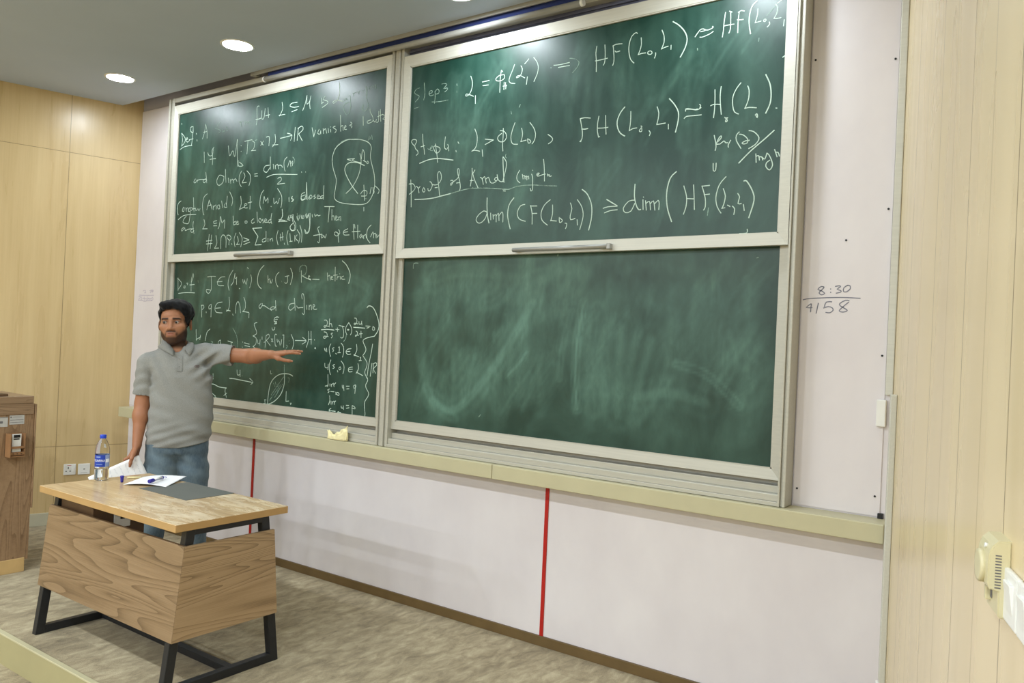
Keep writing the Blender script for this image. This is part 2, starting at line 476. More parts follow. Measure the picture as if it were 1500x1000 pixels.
# aluminium corner strip at the right end of the board wall
mb = MB(); mb.box(XR-0.026, XR+0.004, -0.022, 0.0, 1.44, 3.36, 0.004)
st(mb, 'trim_4', M['alu'])

# white marker panels beside the chalkboards
def ribbon(mb, pts, w, y, closed=False):
    """flat stroke in a plane y = const, pts = (x, z) metres"""
    n = len(pts)
    L, Rr = [], []
    for i, p in enumerate(pts):
        a = pts[max(i-1, 0)]; b = pts[min(i+1, n-1)]
        dx, dz = b[0]-a[0], b[1]-a[1]
        l = math.hypot(dx, dz) or 1e-6
        nx, nz = -dz/l*w/2, dx/l*w/2
        e = 0
        ex = ez = 0.0
        if i == 0: ex, ez = -dx/l*w*0.4, -dz/l*w*0.4
        if i == n-1: ex, ez = dx/l*w*0.4, dz/l*w*0.4
        L.append(mb.bm.verts.new((p[0]+nx+ex, y, p[1]+nz+ez)))
        Rr.append(mb.bm.verts.new((p[0]-nx+ex, y, p[1]-nz+ez)))
    for i in range(n-1):
        mb.bm.faces.new((L[i], L[i+1], Rr[i+1], Rr[i]))

def smooth(pts, step=0.012):
    if len(pts) < 3: return pts
    P = [pts[0]] + list(pts) + [pts[-1]]
    out = []
    for i in range(1, len(P)-2):
        p0, p1, p2, p3 = P[i-1], P[i], P[i+1], P[i+2]
        n = max(2, int(math.hypot(p2[0]-p1[0], p2[1]-p1[1])/step))
        n = min(n, 8 if step > 0.01 else 24)
        for k in range(n):
            t = k/n
            q = []
            for c in (0, 1):
                q.append(0.5*((2*p1[c]) + (-p0[c]+p2[c])*t + (2*p0[c]-5*p1[c]+4*p2[c]-p3[c])*t*t + (-p0[c]+3*p1[c]-3*p2[c]+p3[c])*t**3))
            out.append(tuple(q))
    out.append(pts[-1])
    return out

def writing(name, text, y, widths, mats, parent, label=None, gap=(0.075, 0.010)):
    """text: lines 'w x,z x,z ...' in millimetres"""
    strokes = []
    for line in text.strip().split('\n'):
        w, rest = line.split(' ', 1)
        pts = [tuple(float(v)/1000 for v in p.split(',')) for p in rest.split()]
        if len(pts) == 1: pts = [pts[0], (pts[0][0]+0.004, pts[0][1])]
        strokes.append((w, pts))
    # gather strokes that stand close together into one piece of writing
    n = len(strokes); par = list(range(n))
    def find(i):
        while par[i] != i: i = par[i]
        return i
    bb = [(min(p[0] for p in q), max(p[0] for p in q), min(p[1] for p in q), max(p[1] for p in q)) for _, q in strokes]
    gx, gz = gap
    for i in range(n):
        for j in range(i):
            a, b = bb[i], bb[j]
            if a[0]-gx < b[1] and b[0]-gx < a[1] and a[2]-gz < b[3] and b[2]-gz < a[3]: par[find(i)] = find(j)
    cl = {}
    for i in range(n): cl.setdefault(find(i), []).append(i)
    big = [c for c in cl.values() if len(c) >= 3] or [sorted(sum(cl.values(), []))]
    cen = lambda i: ((bb[i][0]+bb[i][1])/2, (bb[i][2]+bb[i][3])/2)
    if len(big) < len(cl):
        for c in cl.values():
            if len(c) >= 3 or c in big: continue
            for i in c:
                ci = cen(i)
                k = min(big, key=lambda g: min(math.hypot(cen(j)[0]-ci[0], cen(j)[1]-ci[1]) for j in g if j != i) if any(j != i for j in g) else 9)
                if i not in k: k.append(i)
    rnd = random.Random(3)
    ob = None
    for c in big:
        mb = MB()
        for i in sorted(c):
            w, pts = strokes[i]
            k = len(mb.bm.faces)
            ribbon(mb, smooth(pts), widths[w], y - rnd.uniform(0, 0.0003))
            mb.bm.faces.ensure_lookup_table()
            for f in mb.bm.faces[k:]: f.material_index = 1 if w == 'f' else 0
        ob = mb.build(name, mats, parent, label=label)
    return ob

def marker_panel(x0, x1, label, screws):
    t = empty('whiteboard_panel', ((x0+x1)/2, 0, 0.94), 0, label, 'whiteboard', 'white panels flanking the chalkboards')
    cx = (x0+x1)/2
    mb = MB(); mb.box(x0-cx, x1-cx, -0.006, -0.0005, 0.0, 2.412, 0.001)
    mb.build('panel_sheet', M['white'], t)
    for (sx, sz) in screws:
        mb = MB(); mb.tube([(sx-cx, -0.0055, sz-0.94), (sx-cx, -0.0085, sz-0.94)], 0.0045, 10)
        mb.build('screw', M['black'], t)
    return t, cx
tl, cxl = marker_panel(-3.54, -2.992, 'tall narrow white panel left of the chalkboards with faded violet scribble', ())
tr, cxr = marker_panel(1.836, 2.186, 'tall narrow white panel right of the chalkboards with handwritten 8:30 over 4158',
                       ((2.01, 2.082), (1.852, 2.873), (2.172, 2.824), (2.17, 2.205), (2.17, 1.6), (1.852, 1.01), (2.165, 1.021)))
def px_strokes(src, ox, oz, kx, kz):
    out = []
    for line in src.strip().split('\n'):
        w, rest = line.split(' ', 1)
        out.append(w + ' ' + ' '.join('%.1f,%.1f' % (ox+float(p.split(',')[0])*kx, oz-float(p.split(',')[1])*kz) for p in rest.split()))
    return '\n'.join(out)
S_830 = """n 555,300 515,290 465,335 520,360 570,400 525,425 485,395 510,360 555,310
n 655,330 657,332
n 655,382 660,386
n 725,290 780,280 800,295 750,335 805,355 805,380 740,398
n 900,275 850,310 845,370 890,375 940,330 935,280 900,275
n 250,505 320,488 500,475 700,467 900,467 1088,478
n 370,570 300,630 390,632
n 378,572 372,640 370,700
n 482,560 455,720
n 680,535 600,540 575,610
n 565,635 630,612 690,630 705,670 660,710 600,705
n 930,515 880,510 800,560 810,600 900,655 905,680 850,697 795,680 830,630 925,540"""
wt = writing('marker_writing', px_strokes(S_830, (1.921-cxr)*1000-530*0.2765, (1.868-0.94)*1000+360*0.268, 0.2765, 0.268), -0.0066, {'n': 0.0042, 'f': 0.003}, [M['ink'], M['ink_faint']], tr, 'blue-grey marker digits 8:30 above 4158', (0.2, 0.2))
S_FADED = """f 440,330 480,310 500,340 470,385 500,380
f 580,320 640,305 655,330 590,360 600,385
f 620,320 655,345 630,375
f 365,448 520,455 670,450
f 355,490 400,500 360,560 350,600
f 410,495 420,560 400,605
f 470,500 475,560 485,620
f 530,490 540,560 520,600
f 560,530 600,600 560,610
f 640,510 660,560 630,600 610,560 640,520
f 440,540 540,560 620,545
f 350,600 400,590 480,625 560,605 640,610"""
writing('marker_writing', px_strokes(S_FADED, (-3.472-cxl)*1000-350*0.70, (1.873-0.94)*1000+345*0.285, 0.70, 0.285), -0.0066, {'f': 0.005, 'n': 0.004}, [M['ink_faint'], M['ink_faint']], tl, 'faded violet scribble', (0.2, 0.2))

# ------------------------------------------------------------------ chalkboards
def dust_board(name, x0, x1, z0, z1, y, smears, base, parent, seed, ox, mat):
    """green writing surface: a fine grid carrying a 'dust' value per vertex"""
    nx, nz = int((x1-x0)/0.011), int((z1-z0)/0.011)
    X, Z = np.meshgrid(np.linspace(x0, x1, nx+1), np.linspace(z0, z1, nz+1))
    D = np.full(X.shape, base)
    rng = np.random.default_rng(seed)
    def low(n, m):
        g = rng.random((n, m))
        u = np.linspace(0, m-1.001, X.shape[1]); v = np.linspace(0, n-1.001, X.shape[0])
        ui, vi = u.astype(int), v.astype(int)
        fu, fv = (u-ui)[None, :], (v-vi)[:, None]
        fu = fu*fu*(3-2*fu); fv = fv*fv*(3-2*fv)
        a = g[vi][:, ui]; b = g[vi][:, ui+1]; c = g[vi+1][:, ui]; d = g[vi+1][:, ui+1]
        return (a*(1-fu)+b*fu)*(1-fv)+(c*(1-fu)+d*fu)*fv
    D += (low(5, 9)-0.45)*0.16 + (low(4, 70)-0.5)*0.10
    for (pts, w, amp) in smears:
        p = np.array(smooth([tuple(q) for q in pts], 0.008) if len(pts) > 2 else pts, float)
        p[:, 0] = x0 + p[:, 0]*(x1-x0); p[:, 1] = z0 + p[:, 1]*(z1-z0)
        best = np.full(X.shape, 9.0); along = np.zeros(X.shape)
        tot = 0.0
        for a, b in zip(p[:-1], p[1:]):
            d = b-a; L2 = max(d@d, 1e-9)
            t = np.clip(((X-a[0])*d[0]+(Z-a[1])*d[1])/L2, 0, 1)
            dist = np.hypot(X-a[0]-t*d[0], Z-a[1]-t*d[1])
            side = np.sign((X-a[0])*d[1]-(Z-a[1])*d[0])*dist
            m = dist < best
            best = np.where(m, dist, best); along = np.where(m, side, along)
        ph = rng.random()*6
        streak = 0.65+0.35*np.cos(best/w*6+ph)
        D += amp*np.exp(-(best/w)**2)*streak
    edge = np.minimum(np.minimum(X-x0, x1-X), np.minimum(Z-z0, z1-Z))
    D *= 0.45+0.55*np.clip(edge/0.10, 0, 1)
    D = np.clip(D, 0, 1)
    verts = np.stack([X-ox, np.full(X.shape, y), Z], -1).reshape(-1, 3)
    idx = np.arange((nx+1)*(nz+1)).reshape(nz+1, nx+1)
    faces = np.stack([idx[:-1, :-1], idx[:-1, 1:], idx[1:, 1:], idx[1:, :-1]], -1).reshape(-1, 4)
    me = bpy.data.meshes.new(name)
    # backing box verts
    b = [(x0-ox, y, z0), (x1-ox, y, z0), (x1-ox, y, z1), (x0-ox, y, z1), (x0-ox, y+0.012, z0), (x1-ox, y+0.012, z0), (x1-ox, y+0.012, z1), (x0-ox, y+0.012, z1)]
    n0 = len(verts)
    allv = np.vstack([verts, np.array(b)])
    bf = [(n0+4, n0+7, n0+6, n0+5), (n0+0, n0+4, n0+5, n0+1), (n0+1, n0+5, n0+6, n0+2), (n0+2, n0+6, n0+7, n0+3), (n0+3, n0+7, n0+4, n0+0)]
    me.from_pydata(allv.tolist(), [], faces.tolist()+bf)
    at = me.attributes.new('dust', 'FLOAT', 'POINT')
    at.data.foreach_set('value', np.concatenate([D.reshape(-1), np.full(8, base)]).astype(np.float32))
    me.update()
    return link_mesh(name, me, mat, parent)

def sash(parent, x0, x1, z0, z1, rl, rr, rb, rt, y, mat, ox):
    """mitred frame round a board face at depth y (front 18 mm proud of it)"""
    mb = MB()
    yf, yb = y-0.018, y+0.014
    def bar(inner0, inner1, outer1, outer0):
        i0, i1, o1, o0 = [(p[0]-ox, p[1]) for p in (inner0, inner1, outer1, outer0)]
        c = 0.006
        pts = [(i0[0], yf+c, i0[1]), (i1[0], yf+c, i1[1]), (o1[0], yf, o1[1]), (o0[0], yf, o0[1]),
               (i0[0], yb, i0[1]), (i1[0], yb, i1[1]), (o1[0], yb, o1[1]), (o0[0], yb, o0[1])]
        vs = [mb.bm.verts.new(p) for p in pts]
        for f in ((0, 1, 2, 3), (7, 6, 5, 4), (0, 4, 5, 1), (3, 2, 6, 7), (0, 3, 7, 4), (1, 5, 6, 2)):
            mb.bm.faces.new([vs[k] for k in f])
    I = [(x0, z0), (x1, z0), (x1, z1), (x0, z1)]
    O = [(x0-rl, z0-rb), (x1+rr, z0-rb), (x1+rr, z1+rt), (x0-rl, z1+rt)]
    for a in range(4):
        b = (a+1) % 4
        bar(I[a], I[b], O[b], O[a])
    # thin inner bead against the green surface
    for (a0, a1, b0, b1) in ((x0, x1, z0, z0+0.006), (x0, x1, z1-0.006, z1), (x0, x0+0.006, z0, z1), (x1-0.006, x1, z0, z1)):
        mb.box(a0-ox, a1-ox, y-0.009, y+0.005, b0, b1)
    bmesh.ops.recalc_face_normals(mb.bm, faces=mb.bm.faces)
    return mb.build('sash_frame', mat, parent)

A0, B0, BW = -2.8584, -0.4579, 2.2108
YU, YL = -0.0918, -0.0482
CW = {'n': 0.0042, 'b': 0.0053, 'f': 0.0040}

def chalkboard(label, x0, dz, jl, jr, hx0, hx1, hz, up_smears, lo_smears, txt_up, txt_lo, seed):
    x1 = x0+BW
    ox = (x0+x1)/2
    t = empty('sliding_chalkboard', (ox, 0, 0.936), 0, label, 'chalkboard', 'double sliding green chalkboards')
    zz = 0.936
    # outer frame: two jambs with guide grooves, head rail and stepped sill
    f = MB()
    for (a, b, s) in ((x0-0.047-jl, x0-0.047, -1), (x1+0.047, x1+0.047+jr, 1)):
        a -= ox; b -= ox
        w = b-a
        f.box(a, a+w*0.30, -0.112, -0.007, 0.0, 3.352-zz, 0.003)
        f.box(a+w*0.30, a+w*0.62, -0.100, -0.007, 0.0, 3.352-zz, 0.002)
        f.box(a+w*0.62, b, -0.110, -0.007, 0.0, 3.352-zz, 0.003)
    f.box(x0-0.047-ox, x1+0.047-ox, -0.108, -0.007, 3.318-zz, 3.352-zz, 0.003)
    f.box(x0-0.047-ox, x1+0.047-ox, -0.108, -0.007, 0.0, 0.018, 0.002)
    f.box(x0-0.047-ox, x1+0.047-ox, -0.102, -0.007, 0.018, 0.050, 0.003)
    f.box(x0-0.047-ox, x1+0.047-ox, -0.072, -0.007, 0.050, 0.082, 0.003)
    f.build('outer_frame', M['alu_frame'], t)
    g = MB()
    g.box(x0-0.046-ox, x1+0.046-ox, -0.030, -0.008, 0.082, 2.20)          # back plate behind the lower sash
    g.build('back_plate', M['alu_grey'], t)
    g = MB()
    g.box(x0-0.046-ox, x1+0.046-ox, -0.060, -0.008, 2.20, 3.318-zz)
    for k in range(3):
        zr = 3.245+0.024*k-zz
        g.box(x0-0.046-ox, x1+0.046-ox, -0.072, -0.06, zr, zr+0.010, 0.002)
    g.build('guide_track', M['shaded_track'], t)
    # upper board
    zu0, zu1 = 2.110+dz-zz, 3.1965+dz-zz
    b = dust_board('upper_board', x0-ox, x1-ox, zu0, zu1, YU, up_smears, 0.05, t, seed, 0.0, M['board'])
    sash(b, x0-ox, x1-ox, zu0, zu1, 0.0442, 0.0442, 0.052, 0.062, YU, M['alu'], 0.0)
    h = MB()
    h.tube([(hx0-ox, YU-0.034, hz-zz), (hx1-ox, YU-0.034, hz-zz)], 0.0115, 14)
    for hx in (hx0+0.03, hx1-0.03):
        h.box(hx-0.012-ox, hx+0.012-ox, YU-0.034, YU-0.017, hz-0.008-zz, hz+0.008-zz, 0.002)
    h.box(hx1-ox-0.004, hx1-ox+0.016, YU-0.046, YU-0.017, hz-0.014-zz, hz+0.014-zz, 0.003)
    h.build('pull_handle', M['alu_grey'], b, label='grey tubular pull handle')
    if txt_up:
        writing('chalk_writing', shift(txt_up, -ox*1000, -zz*1000), YU-0.0012, CW, [M['chalk'], M['chalk_faint']], b, 'white chalk handwriting')
    # lower board, on the rear track
    zl0, zl1 = 1.0886-zz, 2.170-zz
    xl0, xl1 = x0-0.022, x1+0.006
    b2 = dust_board('lower_board', xl0-ox, xl1-ox, zl0, zl1, YL-0.014, lo_smears, 0.02, t, seed+7, 0.0, M['board'])
    sash(b2, xl0-ox, xl1-ox, zl0, zl1, 0.030, 0.040, 0.046, 0.04, YL-0.014, M['alu_frame'], 0.0).data.name = 'lower_sash'
    if txt_lo:
        writing('chalk_writing', shift(txt_lo, -ox*1000, -zz*1000), YL-0.0152, CW, [M['chalk'], M['chalk_faint']], b2, 'white chalk handwriting')
    return t

def shift(text, dx, dz):
    out = []
    for line in text.strip().split('\n'):
        w, rest = line.split(' ', 1)
        out.append(w+' '+' '.join('%.1f,%.1f' % (float(p.split(',')[0])+dx, float(p.split(',')[1])+dz) for p in rest.split()))
    return '\n'.join(out)

def rand_smears(seed, n, kind='v', amp=0.16):
    r = random.Random(seed); out = []
    for _ in range(n):
        x, z = r.uniform(0.05, 0.95), r.uniform(0.15, 0.85)
        if kind == 'v':
            l = r.uniform(0.1, 0.35); lean = r.uniform(-0.02, 0.05)
            pts = [(x, z-l/2), (x+lean/2, z), (x+lean, z+l/2)]
        elif kind == 'd':
            l = r.uniform(0.1, 0.3); pts = [(x, z-l/2), (x+l*0.16, z), (x+l*0.35, z+l/2)]
        else:
            l = r.uniform(0.05, 0.2); pts = [(x-l/2, z), (x, z+r.uniform(-0.03, 0.05)), (x+l/2, z+r.uniform(-0.03, 0.03))]
        out.append((pts, r.uniform(0.012, 0.06), amp*r.uniform(0.4, 1.2)))
    return out
SM_RU = rand_smears(1, 46, 'v', 0.13) + rand_smears(2, 14, 'd', 0.12) + [([(0.30, 0.95), (0.33, 0.5), (0.36, 0.15)], 0.12, 0.12), ([(0.05, 0.62), (0.2, 0.58), (0.4, 0.62)], 0.09, 0.1)]
SM_LU = rand_smears(3, 40, 'v', 0.12) + rand_smears(4, 14, 'd', 0.12) + [([(0.20, 0.95), (0.16, 0.5), (0.12, 0.1)], 0.09, 0.14), ([(0.42, 0.9), (0.36, 0.5)], 0.08, 0.12)]
SM_LL = rand_smears(5, 30, 'v', 0.12) + rand_smears(6, 16, 'h', 0.10) + [([(0.7, 0.75), (0.82, 0.82), (0.95, 0.72), (0.9, 0.6)], 0.05, 0.16), ([(0.55, 0.62), (0.75, 0.6), (0.9, 0.66)], 0.14, 0.14), ([(0.15, 0.80), (0.4, 0.78), (0.6, 0.72)], 0.12, 0.14)]
SM_RL = rand_smears(8, 40, 'v', 0.14) + rand_smears(9, 20, 'd', 0.14) + [
    ([(0.10, 0.82), (0.22, 0.86), (0.38, 0.84)], 0.06, 0.34), ([(0.10, 0.76), (0.2, 0.80), (0.30, 0.79)], 0.05, 0.26),
    ([(0.06, 0.70), (0.07, 0.40), (0.12, 0.12)], 0.06, 0.22), ([(0.12, 0.14), (0.18, 0.09), (0.24, 0.16), (0.34, 0.40), (0.42, 0.66)], 0.035, 0.42),
    ([(0.10, 0.20), (0.14, 0.10), (0.20, 0.05)], 0.03, 0.3), ([(0.36, 0.30), (0.39, 0.36), (0.41, 0.42)], 0.012, 0.5),
    ([(0.56, 0.66), (0.545, 0.4), (0.555, 0.16)], 0.016, 0.62), ([(0.53, 0.62), (0.51, 0.45), (0.505, 0.3)], 0.02, 0.3),
    ([(0.60, 0.62), (0.59, 0.4), (0.60, 0.18)], 0.045, 0.28), ([(0.66, 0.55), (0.655, 0.35), (0.66, 0.15)], 0.05, 0.32),
    ([(0.73, 0.50), (0.71, 0.32), (0.70, 0.20)], 0.05, 0.28), ([(0.70, 0.24), (0.78, 0.27), (0.86, 0.24)], 0.04, 0.24),
    ([(0.79, 0.40), (0.86, 0.36), (0.93, 0.24)], 0.018, 0.36), ([(0.45, 0.78), (0.50, 0.84), (0.56, 0.8)], 0.07, 0.3),
    ([(0.36, 0.72), (0.40, 0.80), (0.47, 0.84)], 0.05, 0.22), ([(0.66, 0.84), (0.72, 0.88), (0.80, 0.84)], 0.05, 0.2),
    ([(0.90, 0.55), (0.92, 0.42), (0.90, 0.32)], 0.03, 0.2), ([(0.94, 0.45), (0.97, 0.40), (0.95, 0.30)], 0.05, 0.22),
    ([(0.28, 0.66), (0.31, 0.68), (0.33, 0.71)], 0.04, 0.28), ([(0.2, 0.55), (0.3, 0.5), (0.4, 0.55)], 0.12, 0.16),
    ([(0.45, 0.6), (0.6, 0.7), (0.75, 0.66)], 0.14, 0.18)]
